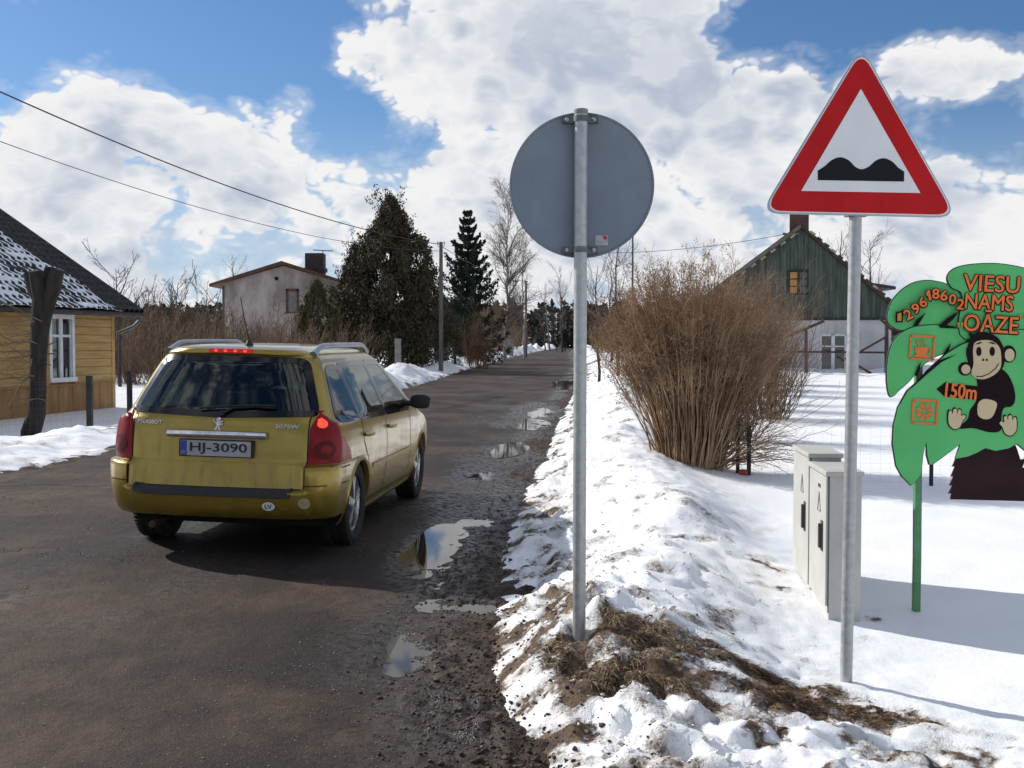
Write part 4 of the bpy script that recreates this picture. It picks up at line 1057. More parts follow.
ptext('VIESU', 962.5, 1018.5, 275.5, 292.0, -.0145, R(-3.0))
ptext('NAMS', 964, 1012, 294.5, 310.0, -.0145, R(-3.5))
ptext('O\u0100ZE', 962, 1016.5, 310.5, 332.5, -.0255, R(-3.5))
ptext('\u201e', 955.3, 961, 322.5, 327.5, -.0255, 0, M_gold, False, .001); ptext('\u201d', 1018, 1024, 314, 319, -.0145, 0, M_gold, False, .001)
for ch, x, y, rt in (('2', 906.5, 314.6, 28), ('9', 914, 308.8, 22), ('6', 921, 302.2, 25), ('1', 927.0, 295.5, 12), ('8', 934.0, 294.0, 2), ('6', 942.2, 295.6, -6), ('0', 950.6, 299.4, -6), ('2', 958.6, 304.4, -8)):
    ww = 2.4 if ch == '1' else 3.4
    ptext(ch, x-ww, x+ww, y-5, y+5, -.0255, R(rt), off=.0022)
ptpart('phone_mark', [(894.8, 322.5), (895.3, 312), (901.3, 311), (902, 308.5), (902.6, 312), (901.8, 322.5)], -.0155, M_dk, ps, .004); ptpart('phone_mark', [(896.3, 321), (896.6, 313.4), (900.6, 312.6), (900.4, 321)], -.0185, M_gold, ps, .004)
def square_mark(x0, y0, x1, y1, yd, par, sk=1.5):
    m = MB(); c = [(x0, y0), (x1, y0+sk), (x1-sk, y1+sk), (x0-sk, y1)]; q = poly(c)
    for i in range(4):
        a, b_ = q[i], q[(i+1) % 4]; m.bar((a[0], yd, a[1]), (b_[0], yd, b_[1]), .012, .003, up=(0, 1, 0))
    m.build('square_mark', M_or, par)
square_mark(910.5, 335.5, 934, 358.5, -.010, mid_l)
square_mark(912, 399.5, 936, 422.5, -.027, low_l)
cup = [(914.5, 347), (927, 347.5), (927.5, 351), (925, 355), (929, 356), (926, 357.3), (915, 357), (912.5, 355.5), (916, 354.5), (914.4, 351)]
ptpart('cup_mark', cup, -.012, M_or, mid_l, .004)
m = MB(); m.tube([(lambda q: (q[0], -.0105, q[1]))(Lp(927+2.6*math.sin(a), 350.5-2.4*math.cos(a))) for a in np.linspace(.2, 2.9, 8)], .004, 5)
for sx in (917, 920.5, 924): m.tube([(lambda q: (q[0], -.0105, q[1]))(Lp(sx+1.0*math.sin(k*1.3), 345.5-1.1*k)) for k in range(6)], .0028, 5)
m.build('steam_mark', M_or, mid_l)
q = Lp(923.2, 411.5)
for k in range(8):
    a0, a1 = 2*PI*k/8+.10, 2*PI*(k+1)/8-.10
    MB().prism([(q[0]+.009*math.cos((a0+a1)/2), q[1]+.009*math.sin((a0+a1)/2))]+[(q[0]+8.6*K*math.cos(a), q[1]+8.6*K*math.sin(a)) for a in np.linspace(a0, a1, 6)], -.027, -.022).build('wheel_mark', M_or, low_l)
ptpart('arrow_mark', [(935, 389), (944.5, 381.6), (944.8, 382.6), (976, 386), (976, 400), (945, 396.5), (944, 397.3)], -.0255, M_dk, low_l, .004)
ptext('150m', 943.5, 974.5, 384.0, 398.2, -.0275, R(-5), M_or, False, .0025, low_l)
# the monkey, cut from thin board
mk = bpy.data.objects.new('monkey_figure', None); mk.empty_display_size = .1; link(mk, ps)
def mp(name, pts, lay, mat): return MB().prism(poly(pts), -.0235-.0024*lay, -.021-.0024*(lay-1)).build(name, mat, mk)
el = lambda cx_, cy_, rx, ry, n=26: [(cx_+rx*math.cos(2*PI*i/n), cy_+ry*math.sin(2*PI*i/n)) for i in range(n)]
mp('body', spline([(976, 372), (992, 366), (1004, 372), (1011, 384), (1013.5, 398), (1010, 406), (1002, 408), (999.5, 418), (999, 430), (988, 432), (972, 428), (957, 428), (966, 419), (968.5, 410), (975, 400), (976, 388)], 4), 1, M_dk)
mp('ear', el(963.5, 368.8, 6.8, 6.8), 1, M_dk); mp('ear', el(1007, 354, 7.2, 8.6), 1, M_dk); mp('inner_ear', el(964, 369.2, 4.5, 4.8), 2, M_tan); mp('inner_ear', el(1007.6, 355, 4.9, 6.3), 2, M_tan)
mp('hair', spline([(968, 366), (964.5, 352), (967, 343), (965, 339.5), (969, 338), (967, 333), (973, 334), (977, 331), (985, 332.5), (995, 337), (1001, 346), (1003, 358), (1000, 369), (990, 376), (976, 376)], 4), 2, M_dk)
mp('face', spline([(971, 352), (972.5, 343), (980, 340.2), (990, 341), (997, 347), (999, 356), (998.5, 367), (993, 374), (983, 378.8), (974, 378), (969.5, 372.5), (971.5, 364)], 4), 3, M_tan)
for ex_ in (976.7, 990): mp('eye', el(ex_, 351.4, 2.6, 4.6, 18), 4, M_dk)
for pts in ([(972.8, 344.5), (978, 341.8), (980.2, 342.6), (976, 344.2)], [(985.5, 342.2), (991, 342.2), (994, 344.6), (990, 343.8)]): mp('brow', pts, 4, M_dk)
for ex_ in (981.0, 984.6): mp('nostril', el(ex_, 359.8, 1.0, 1.3, 10), 4, M_brn)
m = MB(); m.tube([(lambda q: (q[0], -.0315, q[1]))(Lp(x_, y_)) for x_, y_ in ((974, 376.3), (980, 376.4), (987, 373.5), (993, 368.5), (996.5, 363.6))], .0026, 5); m.build('mouth', M_dk, mk)
mp('hand', spline([(976, 404), (980, 399.5), (986, 399), (994.5, 402.5), (993, 411), (989, 417.5), (982, 418.8), (976, 414.5)], 4), 3, M_tan)
def foot(cx_, cy_, fl):
    pts = [(-7, 5), (-8, -2), (-7.2, -8.6), (-4.8, -8.4), (-4, -5.6), (-2.6, -10.6), (0, -10.4), (.6, -6), (2.4, -10.2), (4.6, -9), (4.4, -4.2), (7.6, -5.0), (9, -2.6), (6, 1.0), (3.5, 7.0), (-2, 9.2)]
    p = spline([(cx_+fl*x_, cy_+y_) for x_, y_ in pts], 3)
    cc = [(cx_+(x_-cx_)*1.14, cy_+(y_-cy_)*1.12) for x_, y_ in p]
    mp('foot_outline', cc, 2, M_dk); mp('foot', p, 3, M_tan)
foot(954.5, 419.5, 1); foot(1006.5, 426, -1)
# ------------------------------------------------------------------ houses
def frame(origin, ang):                      # local x along, y inward, z up
    return Matrix.Translation(origin) @ Matrix.Rotation(ang, 4, 'Z')
M_yel = pmat('yellow_boards', (.42, .255, .085), .75, var=(3, .22), bump=(25, .15), sc=(.3, .3, 3)); M_yel2 = pmat('ochre_skirting', (.32, .170, .055), .8, var=(4, .25), sc=(1, 1, .3))
M_tile = pmat('dark_tiles', (.020, .017, .018), .6, var=(8, .4)); M_rsnow = pmat('roof_snow', (.80, .83, .87), .6, var=(5, .08), bump=(20, .3)); M_wht = pmat('white_frame', (.70, .70, .68), .5, var=(6, .12))
M_pane = pmat('window_pane', (.03, .035, .04), .05, spec=.8); M_curt = pmat('curtain', (.45, .44, .42), .9, var=(20, .2), sc=(4, 4, .4)); M_eave = pmat('eave_dark', (.030, .020, .018), .7, var=(6, .3)); M_pipe = pmat('drain_pipe', (.10, .10, .105), .6, .3)
# yellow timber house beside the road: x runs along the wall towards the viewer, y goes into the house
C0 = Vector((-10.6, 30.0, 0)); A0 = math.atan2(-.973, -.233)
yh = empty('yellow_house', (C0.x, C0.y, -.22), A0, 'low yellow timber house with a snow streaked tiled roof beside the road', 'house')
RA = R(32.8)
LH, DH, EZ, RS = 11.0, 8.2, 2.84, math.tan(RA)
# local axes: x = along (towards camera), y = to the right of travel; the house lies at -y
mb = MB()
WX0, WX1, WZ0, WZ1 = 1.80, 2.66, .92, 2.42
for (a, b_, c, d) in ((0, WX0, .0, EZ), (WX1, LH, .0, EZ), (WX0, WX1, 0, WZ0), (WX0, WX1, WZ1, EZ)): mb.box(a, b_, -.22, -.05, c-.3 if c == 0 else c, d)
mb.box(0, .18, -DH, -.22, -.3, EZ); mb.box(LH-.18, LH, -DH, -.22, -.3, EZ); mb.box(0, LH, -DH-.05, -DH, -.3, EZ)
for xx in (0, LH-.18): mb.add([(xx, -.05, EZ), (xx, -DH, EZ), (xx, -DH/2, EZ+DH/2*RS), (xx+.18, -.05, EZ), (xx+.18, -DH, EZ), (xx+.18, -DH/2, EZ+DH/2*RS)], [(0, 1, 2), (5, 4, 3), (0, 3, 4, 1), (1, 4, 5, 2), (2, 5, 3, 0)])
mb.build('wall', M_yel2, yh)
z = .78; k = 0
while z < EZ-.02:
    h = min(.205, EZ-z)
    segs = [(0.11, LH)] if (z+h < WZ0 or z > WZ1) else [(0.11, WX0-.06), (WX1+.06, LH)]
    for a, b_ in segs: MB().box(a, b_, -.05, -.022+.004*(k % 2), z, z+h-.012).build('plank', M_yel, yh, bevel=.004)
    z += .205; k += 1
for i in range(58):
    x0 = .11+i*.19
    if x0+.18 > LH: break
    MB().box(x0, x0+.182, -.05, -.030+.003*(i % 3), -.2, .735).build('skirting_board', M_yel2, yh)
MB().box(.0, LH, -.05, .012, .735, .775).build('sill_board', M_yel2, yh)
MB().box(-.03, .11, -.22, -.010, -.2, EZ-.1).build('corner_board', M_yel, yh)
wn = MB(); t_ = .07
wn.box(WX0-.07, WX0+.03, -.06, .0, WZ0-.06, WZ1+.10); wn.box(WX1-.03, WX1+.07, -.06, .0, WZ0-.06, WZ1+.10); wn.box(WX0+.03, WX1-.03, -.06, .002, WZ1-.03, WZ1+.10); wn.box(WX0-.09, WX1+.09, -.06, .05, WZ0-.09, WZ0+.02)
win = wn.build('window', M_wht, yh)
m = MB(); xm = (WX0+WX1)/2; m.box(xm-.035, xm+.035, -.10, -.03, WZ0+.02, WZ1-.03); m.box(WX0+.03, xm-.035, -.10, -.035, WZ1-.48, WZ1-.42); m.box(xm+.035, WX1-.03, -.10, -.035, WZ1-.48, WZ1-.42)
for xx in (WX0+.03, xm+.035): m.box(xx, xx+.035, -.10, -.04, WZ0+.02, WZ1-.03)
for xx in (xm-.07, WX1-.065): m.box(xx, xx+.035, -.10, -.04, WZ0+.02, WZ1-.03)
m.build('glazing_bar', M_wht, win)
for a, b_ in ((WX0+.03, xm), (xm, WX1-.03)):
    for c, d in ((WZ0+.02, WZ1-.45), (WZ1-.45, WZ1-.03)): MB().box(a, b_, -.085, -.080, c, d).build('pane', M_glass, win)
m = MB(); vs = []
for i in range(40):
    x = WX0+(WX1-WX0)*i/39; yy = -.16+.018*math.sin(i*1.3); vs += [(x, yy, WZ0), (x, yy, WZ1)]
m.add(vs, [(2*i, 2*i+1, 2*i+3, 2*i+2) for i in range(39)]); m.build('curtain', M_curt, win)
# roof: slope deck, pantile relief, snow lying in the hollows
OV, GO = .48, .55; run = DH/2+OV; slope_len = run/math.cos(RA)
def roofP(u, s, h):                            # u along, s up the slope from the eave, h off the deck
    ca, sa = math.cos(RA), math.sin(RA)
    return (u, OV-s*ca+h*sa, EZ-OV*RS+.06+s*sa+h*ca)
rf = MB()
a = [roofP(-GO, 0, 0), roofP(LH+GO, 0, 0), roofP(LH+GO, slope_len, 0), roofP(-GO, slope_len, 0)]; b_ = [roofP(-GO, 0, -.10), roofP(LH+GO, 0, -.10), roofP(LH+GO, slope_len, -.10), roofP(-GO, slope_len, -.10)]
rf.add(a+b_, [(0, 1, 2, 3), (7, 6, 5, 4), (0, 4, 5, 1), (1, 5, 6, 2), (2, 6, 7, 3), (3, 7, 4, 0)])
rd = rf.build('roof', M_eave, yh)
m = MB(); q = [(x, -DH-y_-.0, z_) for x, y_, z_ in a]; q2 = [(x, -DH-y_, z_) for x, y_, z_ in b_]; m.add(q+q2, [(3, 2, 1, 0), (4, 5, 6, 7), (0, 1, 5, 4), (1, 2, 6, 5), (2, 3, 7, 6), (3, 0, 4, 7)]); m.build('back_slope', M_tile, rd)
ul = np.linspace(-GO, LH+GO, 380); sl_ = np.arange(0, slope_len, .042); nr = .33
Uu, Ss = np.meshgrid(ul, sl_)
rowi = np.floor(Ss/nr); ph = Ss/nr-rowi
Ht = .045+.040*np.cos(2*PI*Uu/.24)+.045*(1-ph)+.008*fbm(Uu*4+rowi*7, Ss*4, 2, 3)
def to_roof(Uu, Ss, H):
    ca, sa = math.cos(RA), math.sin(RA)
    return np.stack([Uu, OV-Ss*ca+H*sa, EZ-OV*RS+.06+Ss*sa+H*ca], -1)
def grid_faces(sh):
    i = np.arange(sh[0]*sh[1]).reshape(sh); return np.stack([i[:-1, :-1], i[:-1, 1:], i[1:, 1:], i[1:, :-1]], -1).reshape(-1, 4)
o = np_obj('roof_tiles', to_roof(Uu, Ss, Ht).reshape(-1, 3), grid_faces(Uu.shape), M_tile, rd, True); o['kind'] = 'stuff'
cover = sstep(.35, 1.3, Uu+GO-.12*Ss)*(1-sstep(3.1, 4.8, Ss+.8*fbm(Uu*.8, Ss*.8, 3, 12)-.10*Uu))
Hs_ = .073+.045*(1-ph)-.044*np.exp(-(ph/.20)**2)+.024*fbm(Uu*1.6, Ss*1.6, 3, 15)-.13*(1-cover)+.012*fbm(Uu*9, Ss*9, 2, 16)
o = np_obj('roof_snow', to_roof(Uu, Ss, Hs_).reshape(-1, 3), grid_faces(Uu.shape), M_rsnow, rd, True); o['kind'] = 'stuff'
m = MB(); m.bar(roofP(-GO-.03, -.02, -.02), roofP(-GO-.03, slope_len, -.02), .06, .24); m.build('bargeboard', M_eave, rd)
m = MB(); m.tube([roofP(-GO, -.03, -.03), roofP(LH+GO, -.03, -.03)], .065, 8); gut = m.build('gutter', M_eave, yh, smooth=True)
e0 = Vector(roofP(-GO+.06, 0, -.05)); m = MB(); m.tube([e0, e0+Vector((0, -.02, -.16)), e0+Vector((.12, -.12, -.32)), (-.06, .06, EZ-.78), (-.05, .05, EZ-.95)], .045, 8)
m.build('downpipe', M_pipe, yh, smooth=True)

# grey rendered house beyond the thicket
M_rend = pmat('weathered_render', (.42, .365, .335), .9, var=(.7, .45), bump=(6, .2), sc=(1, 1, .45)); M_rf2 = pmat('rusty_roof_edge', (.11, .048, .028), .8, var=(4, .3)); M_dkb = pmat('dark_brick', (.060, .048, .044), .9, var=(5, .35))
def gable_house(name, label, base, hw, depth, z_eave_l, z_eave_r, z_apex, ov, wall_mat, roof_mat, rz=0.0, wt=.25, front_ov=.5):
    e = empty(name, base, rz, label, 'house'); m = MB()
    zl = z_eave_l+(z_apex-z_eave_l)*ov/(hw+ov); zr_ = z_eave_r+(z_apex-z_eave_r)*ov/(hw+ov)
    for y0 in (0, depth-wt): m.prism([(-hw, -.5), (hw, -.5), (hw, zr_), (0, z_apex-.05), (-hw, zl)], y0, y0+wt)
    m.box(-hw, -hw+wt, wt, depth-wt, -.5, zl); m.box(hw-wt, hw, wt, depth-wt, -.5, zr_)
    m.build('wall', wall_mat, e)
    r = MB()
    r.prism([(-hw-ov, z_eave_l), (0, z_apex), (0, z_apex+.22), (-hw-ov, z_eave_l+.18)], -front_ov, depth+front_ov); r.prism([(0, z_apex), (hw+ov, z_eave_r), (hw+ov, z_eave_r+.18), (0, z_apex+.22)], -front_ov, depth+front_ov)
    rr = r.build('roof', roof_mat, e)
    return e, rr
Y2 = 70.0; pa = at(283, 262, Y2); hz = gz(pa.x, Y2)
gh, ghr = gable_house('grey_house', 'weathered grey rendered house with a low pitched roof behind brown thicket', (pa.x, Y2, 0), 3.72, 9, at(212, 287, Y2).z, at(354, 287, Y2).z, at(283, 265, Y2).z, .75, M_rend, M_rf2)
p1, p2 = at(306, 253.5, Y2+2), at(324, 268, Y2+2)
MB().box(p1.x-pa.x, p2.x-pa.x, 1.6, 2.7, p2.z-.8, p1.z).build('chimney', M_dkb, ghr); MB().box(p1.x-pa.x-.06, p2.x-pa.x+.1, 1.55, 2.75, p2.z-.25, p2.z+.0).build('chimney_collar', M_dkb, ghr)
wa, wb = at(286, 289, Y2), at(299, 312, Y2); m = MB(); fx0, fx1, fz0, fz1 = wa.x-pa.x, wb.x-pa.x, wb.z, wa.z
for q in ((fx0, fx0+.12, fz0, fz1), (fx1-.12, fx1, fz0, fz1), (fx0, fx1, fz1-.14, fz1+.001), (fx0-.05, fx1+.05, fz0-.08, fz0)): m.box(q[0], q[1], -.07, .02, q[2], q[3])
wf_ = m.build('window', M_rf2, gh); MB().box(fx0+.12, fx1-.12, -.02, -.01, fz0, fz1-.14).build('pane', pmat('boarded_pane', (.20, .18, .17), .6, var=(4, .3)), wf_)
vt = at(276.5, 278.5, Y2); MB().lathe([(.001, -.02), (.12, -.02), (.13, .01)], 14, 'y', (vt.x-pa.x, 0, vt.z)).build('vent_hole', M_gap, gh)
lt = at(224, 300, Y2); MB().box(-3.78, -3.66, -.06, -.01, 0, at(224, 286, Y2).z).build('corner_pipe', pmat('green_pipe', (.05, .07, .06), .7), gh)
an_ = MB(); at0, at1 = at(313, 250, Y2+2), at(333, 251, Y2+2); an_.tube([(at0.x-pa.x, 2, at0.z), (at1.x-pa.x, 2, at1.z)], .03, 5); an_.tube([((at0.x+at1.x)/2-pa.x, 2, at0.z-.02), ((at0.x+at1.x)/2-pa.x, 2, p2.z-.5)], .03, 5); an_.build('aerial', M_eave, ghr)

# green-gabled house across the field
M_green = pmat('green_boards', (.070, .088, .068), .88, var=(1.6, .55), c2=(.040, .050, .044), sc=(3, 3, .35)); M_plas = pmat('white_plaster', (.50, .49, .485), .9, var=(.8, .16)); M_gt = pmat('mossy_tiles', (.060, .048, .036), .85, var=(3, .5)); M_barge = pmat('grey_bargeboard', (.16, .135, .115), .85, var=(4, .3))
Y3 = 54.0; pb = at(800.5, 228, Y3)
HB = empty('green_house', (pb.x, Y3, 0), -.22, 'house with dark green boarded gable above white walls across the snowfield', 'house')
zA = pb.z; hwL, hwR = 4.25, 4.2; zs_ = at(800, 318.5, Y3).z; sL, sR = .74, .90
m = MB(); wl0, wl1, wz0, wz1 = at(819, 335, Y3).x-pb.x, at(845, 335, Y3).x-pb.x, at(0, 371, Y3).z, at(0, 334, Y3).z
for q in ((-hwL, wl0, -.5, zs_), (wl1, hwR, -.5, zs_), (wl0, wl1, -.5, wz0), (wl0, wl1, wz1, zs_)): m.box(q[0], q[1], 0, .25, q[2], q[3])
m.box(-hwL, -hwL+.25, .25, 9, -.5, zs_+1); m.box(hwR-.25, hwR, .25, 9, -.5, zs_); m.box(-hwL, hwR, 8.75, 9, -.5, zs_)
m.build('wall', M_plas, HB)
m = MB(); m.prism([(-hwL, zs_), (hwR, zs_), (hwR, zA-hwR*sR), (0, zA), (-hwL, zA-hwL*sL)], .05, .15); m.build('gable_backing', M_eave, HB)
x = -hwL
a0, a1 = at(789.5, 270, Y3), at(807.5, 294, Y3); gx0, gx1, gz0, gz1 = a0.x-pb.x, a1.x-pb.x, a1.z, a0.z
while x < hwR-.02:
    x1 = min(x+.165, hwR); roofl = lambda q: zA-(.02 if True else 0)+q*sL if q < 0 else zA-.02-q*sR
    if not (x1 > gx0 and x < gx1):
        t0, t1 = roofl(x), roofl(x1-.012)
        MB().prism([(x, zs_+.02), (x1-.012, zs_+.02), (x1-.012, t1), (x, t0)], .012+.012*((int(x*97)) % 2), .05).build('board', M_green, HB)
    else:
        MB().prism([(x, zs_+.02), (x1-.012, zs_+.02), (x1-.012, gz0), (x, gz0)], .015, .05).build('board', M_green, HB)
        MB().prism([(x, gz1), (x1-.012, gz1), (x1-.012, roofl(x1-.012)), (x, roofl(x))], .015, .05).build('board', M_green, HB)
    x = x1
MB().box(-hwL, hwR+.05, -.06, .05, zs_-.09, zs_+.02).build('ledge', M_eave, HB)
m = MB(); gm = (gx0+gx1)/2
for q in ((gx0-.03, gx0+.04, gz0, gz1), (gm-.05, gm+.05, gz0, gz1), (gx1-.04, gx1+.03, gz0, gz1), (gx0, gx1, gz1-.05, gz1+.03), (gx0, gx1, gz0-.04, gz0+.04)): m.box(q[0], q[1], -.03, .05, q[2], q[3])
gw_ = m.build('gable_window', M_eave, HB)
for k in range(3):
    za, zb = gz0+.05+(gz1-gz0-.1)*k/3, gz0+.05+(gz1-gz0-.1)*(k+1)/3-.05
    MB().box(gx0+.05, gm-.06, -.005, .01, za, zb).build('pane', pmat('pane_reflection', (.42, .22, .07), .5, var=(6, .2)), gw_); MB().box(gm+.06, gx1-.05, .01, .02, za, zb).build('pane', M_pane, gw_)  # orange reflection painted into the left panes
m = MB(); wm = (wl0+wl1)/2
for q in ((wl0, wl0+.10, wz0, wz1), (wm-.08, wm+.08, wz0, wz1), (wl1-.10, wl1, wz0, wz1), (wl0, wl1, wz1-.10, wz1), (wl0, wl1, wz0, wz0+.10), (wl0, wl1, wz1-.62, wz1-.56)): m.box(q[0], q[1], .04, .12, q[2], q[3])
lw = m.build('window', M_wht, HB); MB().box(wl0+.08, wm-.06, .09, .10, wz0+.05, wz1-.05).build('pane', M_pane, lw); MB().box(wm+.06, wl1-.08, .09, .10, wz0+.05, wz1-.05).build('pane', M_pane, lw)
r = MB(); ovx = .35
r.prism([(-hwL-ovx, zA-(hwL+ovx)*sL), (0, zA+.02), (0, zA+.20), (-hwL-ovx, zA-(hwL+ovx)*sL+.16)], -.25, 9.3); rl = r.build('roof', M_gt, HB)
r = MB(); r.prism([(0, zA+.02), (hwR+ovx, zA-(hwR+ovx)*sR), (hwR+ovx, zA-(hwR+ovx)*sR+.16), (0, zA+.20)], -.25, 9.3); rr_ = r.build('roof', M_gt, HB)
MB().prism([(-hwL-ovx, zA-(hwL+ovx)*sL-.06), (0, zA-.04), (0, zA+.16), (-hwL-ovx, zA-(hwL+ovx)*sL+.12)], -.32, -.25).build('bargeboard', M_barge, rl)
M_vt = pmat('pale_verge_tile', (.34, .30, .22), .8, var=(3, .35))
for k in range(14):
    if k % 1 == 0 and k < 9:
        x = -.35-.46*k; MB().box(-.13, .13, -.36, -.2, -.05, .045, Matrix.Translation((x, 0, zA+x*sL-.14)) @ Matrix.Rotation(-math.atan(sL), 4, 'Y')).build('verge_tile', M_vt, rl)
    x = .22+.32*k; MB().box(-.14, .15, -.40, .1, -.03, .07, Matrix.Translation((x, 0, zA-x*sR+.19)) @ Matrix.Rotation(math.atan(sR)-.12, 4, 'Y')).build('verge_tile', M_vt if k % 3 == 1 else M_gt, rr_)
c0, c1 = at(781, 212, Y3+2), at(799, 243, Y3+2); cx0, cx1 = c0.x-pb.x, c1.x-pb.x
m = MB(); M_chb = pmat('chimney_brick', (.115, .060, .048), .9, var=(7, .3)); m.box(cx0, cx1, 1.6, 2.5, c1.z-.8, c0.z); m.box(cx0-.07, cx1+.07, 1.53, 2.57, c0.z-.02, c0.z+.16); m.build('chimney', M_chb, rl)
m = MB(); i0 = at(786, 233.5, Y3-.4); i1 = at(801, 233.5, Y3-.4); m.tube([(i0.x-pb.x, -.4, i0.z), (i1.x-pb.x, -.4, i1.z)], .035, 5); m.box(i0.x-pb.x-.04, i0.x-pb.x+.08, -.44, -.36, i0.z-.06, i0.z+.06); m.build('cable_bracket', M_barge, HB)
# dark frame of rails and braces by its corner
bf = empty('brace_frame', (pb.x, Y3-3.2, 0), 0, 'dark lattice frame of rails and braces standing before the white wall', 'frame'); bx = lambda px, py: (lambda p: (p.x-pb.x, 0, p.z))(at(px, py, Y3-3.2))
M_dkframe = pmat('dark_frame', (.055, .032, .028), .85, var=(4, .3))
for nm, a, b_, ww in (('post', (886.5, 382), (886.5, 320), .14), ('rail', (768, 351.5), (887, 352.5), .09), ('brace', (861, 351), (886, 337), .09), ('brace', (845, 358), (882, 380), .09), ('post', (806, 382), (806, 330), .12), ('brace', (774, 342), (824, 321), .12), ('brace', (880, 319), (893, 331), .09)):
    MB().bar(bx(*a), bx(*b_), ww, ww).build(nm, M_dkframe, bf)
# ochre house further back
Y4 = 78.0; pc = at(868, 300, Y4)
oh = empty('ochre_house', (pc.x, Y4, 0), 0, 'ochre walled house behind the green gabled one, only its eave showing', 'house')
m = MB(); q0, q1 = at(850, 279, Y4), at(894, 289, Y4); m.prism([(-4.5, -.5), (1.15, -.5), (1.15, q1.z-.25), (-4.5, at(850, 277, Y4).z-.1)], 0, 6); m.build('wall', pmat('ochre_boards', (.42, .23, .055), .8, var=(3, .25), sc=(3, 3, .4)), oh)
m = MB(); m.prism([(-4.8, at(847, 274, Y4).z-.1), (1.75, q1.z-.05), (1.75, q1.z+.16), (-4.8, at(847, 274, Y4).z+.12)], -.5, 6.5); m.build('roof', M_eave, oh)
# ------------------------------------------------------------------ poles and wires
M_pole = pmat('pole_wood', (.13, .115, .10), .9, var=(3, .3), bump=(18, .3), sc=(4, 4, .3)); M_wire = pmat('cable_black', (.012, .012, .014), .6)
def pole(px, Y, top_py, r, label, lean=0.0, iso=True):
    b_ = at(px, 360, Y); b_.z = gz(b_.x, Y)-.3; t_ = at(px+lean, top_py, Y); H = t_.z-b_.z
    e = empty('utility_pole', (b_.x, Y, b_.z), 0, label, 'pole', 'utility poles along the road')
    MB().tube([(0, 0, 0), ((t_.x-b_.x)*.5, 0, H*.5), (t_.x-b_.x, 0, H)], [r, r*.88, r*.75], 12).build('shaft', M_pole, e, smooth=True)
    m = MB()
    if iso:
        for dx in (-.16, .16):
            m.tube([(t_.x-b_.x, 0, H-.25), (t_.x-b_.x+dx, 0, H-.22), (t_.x-b_.x+dx, 0, H-.10)], .018, 6); m.lathe([(.02, -.10), (.045, -.08), (.03, -.04), (.045, -.02), (.02, .03)], 8, 'z', (t_.x-b_.x+dx, 0, H))
        m.build('insulator', pmat('porcelain', (.35, .34, .32), .3), e, smooth=True)
    return Vector((t_.x, Y, t_.z))
P1 = pole(441, 57, 242, .12, 'tall wooden utility pole in front of the dark evergreens')
P2 = pole(526, 118, 281, .14, 'thinner utility pole further along the road beside the birch')
P3_ = pole(550, 200, 306, .15, 'farthest utility pole, slightly leaning, at the bend of the road', -4)
def wire(name, a, b_, sag, r, label, n=40):
    a, b_ = Vector(a), Vector(b_); pts = [a.lerp(b_, i/n)-Vector((0, 0, sag*4*(i/n)*(1-i/n))) for i in range(n+1)]
    return tag(MB().tube(pts, r, 5).build(name, M_wire, smooth=True), label, 'cable', 'overhead cables')
E1, E2 = at(-150, 22, 24), at(-150, 84, 24)
wire('overhead_cable', P1-Vector((0, 0, .12)), E1, .75, .020, 'thick black overhead cable, the upper of two at upper left')
wire('overhead_cable', P1-Vector((0, 0, .45)), E2, .85, .011, 'thin overhead wire hanging below the thick cable at upper left')
wire('overhead_cable', P1-Vector((0, 0, .2)), P2, .5, .014, 'wire running from the tall pole to the thinner one')
b_ = at(-150, 300, 24); MB().tube([(E1.x, 24, -.6), (E1.x, 24, E1.z+.2)], [.15, .12], 12)
e = tag(MB().tube([(E1.x, 24, -.6), (E1.x, 24, E1.z+.25)], [.15, .12], 12).build('utility_pole', M_pole, smooth=True), 'wooden utility pole just outside the picture that carries the cables', 'pole', 'utility poles along the road')
Q0 = at(786, 234, Y3-.4); wire('overhead_cable', Q0, at(560, 252, 62), .35, .013, 'thin service wire running to the green gabled house')
pz = at(632.5, 300, 62); e = tag(MB().tube([(pz.x, 62, -.2), (pz.x, 62, at(632, 232, 62).z)], [.07, .045], 8).build('lamp_pole', pmat('steel_pole', (.10, .10, .10), .6, .4), smooth=True), 'slim dark steel pole rising behind the brown bush', 'pole')

# ------------------------------------------------------------------ fences
M_fp = pmat('fence_post', (.030, .027, .026), .85, var=(6, .3)); M_mesh = pmat('fence_wire', (.16, .165, .17), .5, .6)
def wire_fence(pts, h, label, cell=.075, posts=None, rw=.0011, zoff=0.0):
    e = empty('wire_fence', (pts[0][0], pts[0][1], 0), 0, label, 'fence'); o = Vector((pts[0][0], pts[0][1], 0))
    paths = []
    for a, b_ in zip(pts[:-1], pts[1:]):
        a, b_ = Vector((*a, 0)), Vector((*b_, 0)); L = (b_-a).length; n = max(2, int(L/cell))
        P = [a.lerp(b_, i/n) for i in range(n+1)]; Z = ground_z(np.array([p.x for p in P]), np.array([p.y for p in P]))
        for p, z in zip(P, Z): paths.append([(p.x-o.x, p.y-o.y, z-.05), (p.x-o.x, p.y-o.y, z+h)])
        for k in range(int(h/cell)+1):
            for i in range(n): paths.append([(P[i].x-o.x, P[i].y-o.y, Z[i]+h-k*cell), (P[i+1].x-o.x, P[i+1].y-o.y, Z[i+1]+h-k*cell)])
    paths = np.array(paths); V, F = tubes(paths, np.full(paths.shape[:2], rw), 3); np_obj('wire_mesh', V, F, M_mesh, e)
    for x, y, hh, r in posts:
        z = gz(x, y); MB().box(x-o.x-r, x-o.x+r, y-o.y-r, y-o.y+r, z-.3, z+hh).build('post', M_fp, e, bevel=.006)
    return e
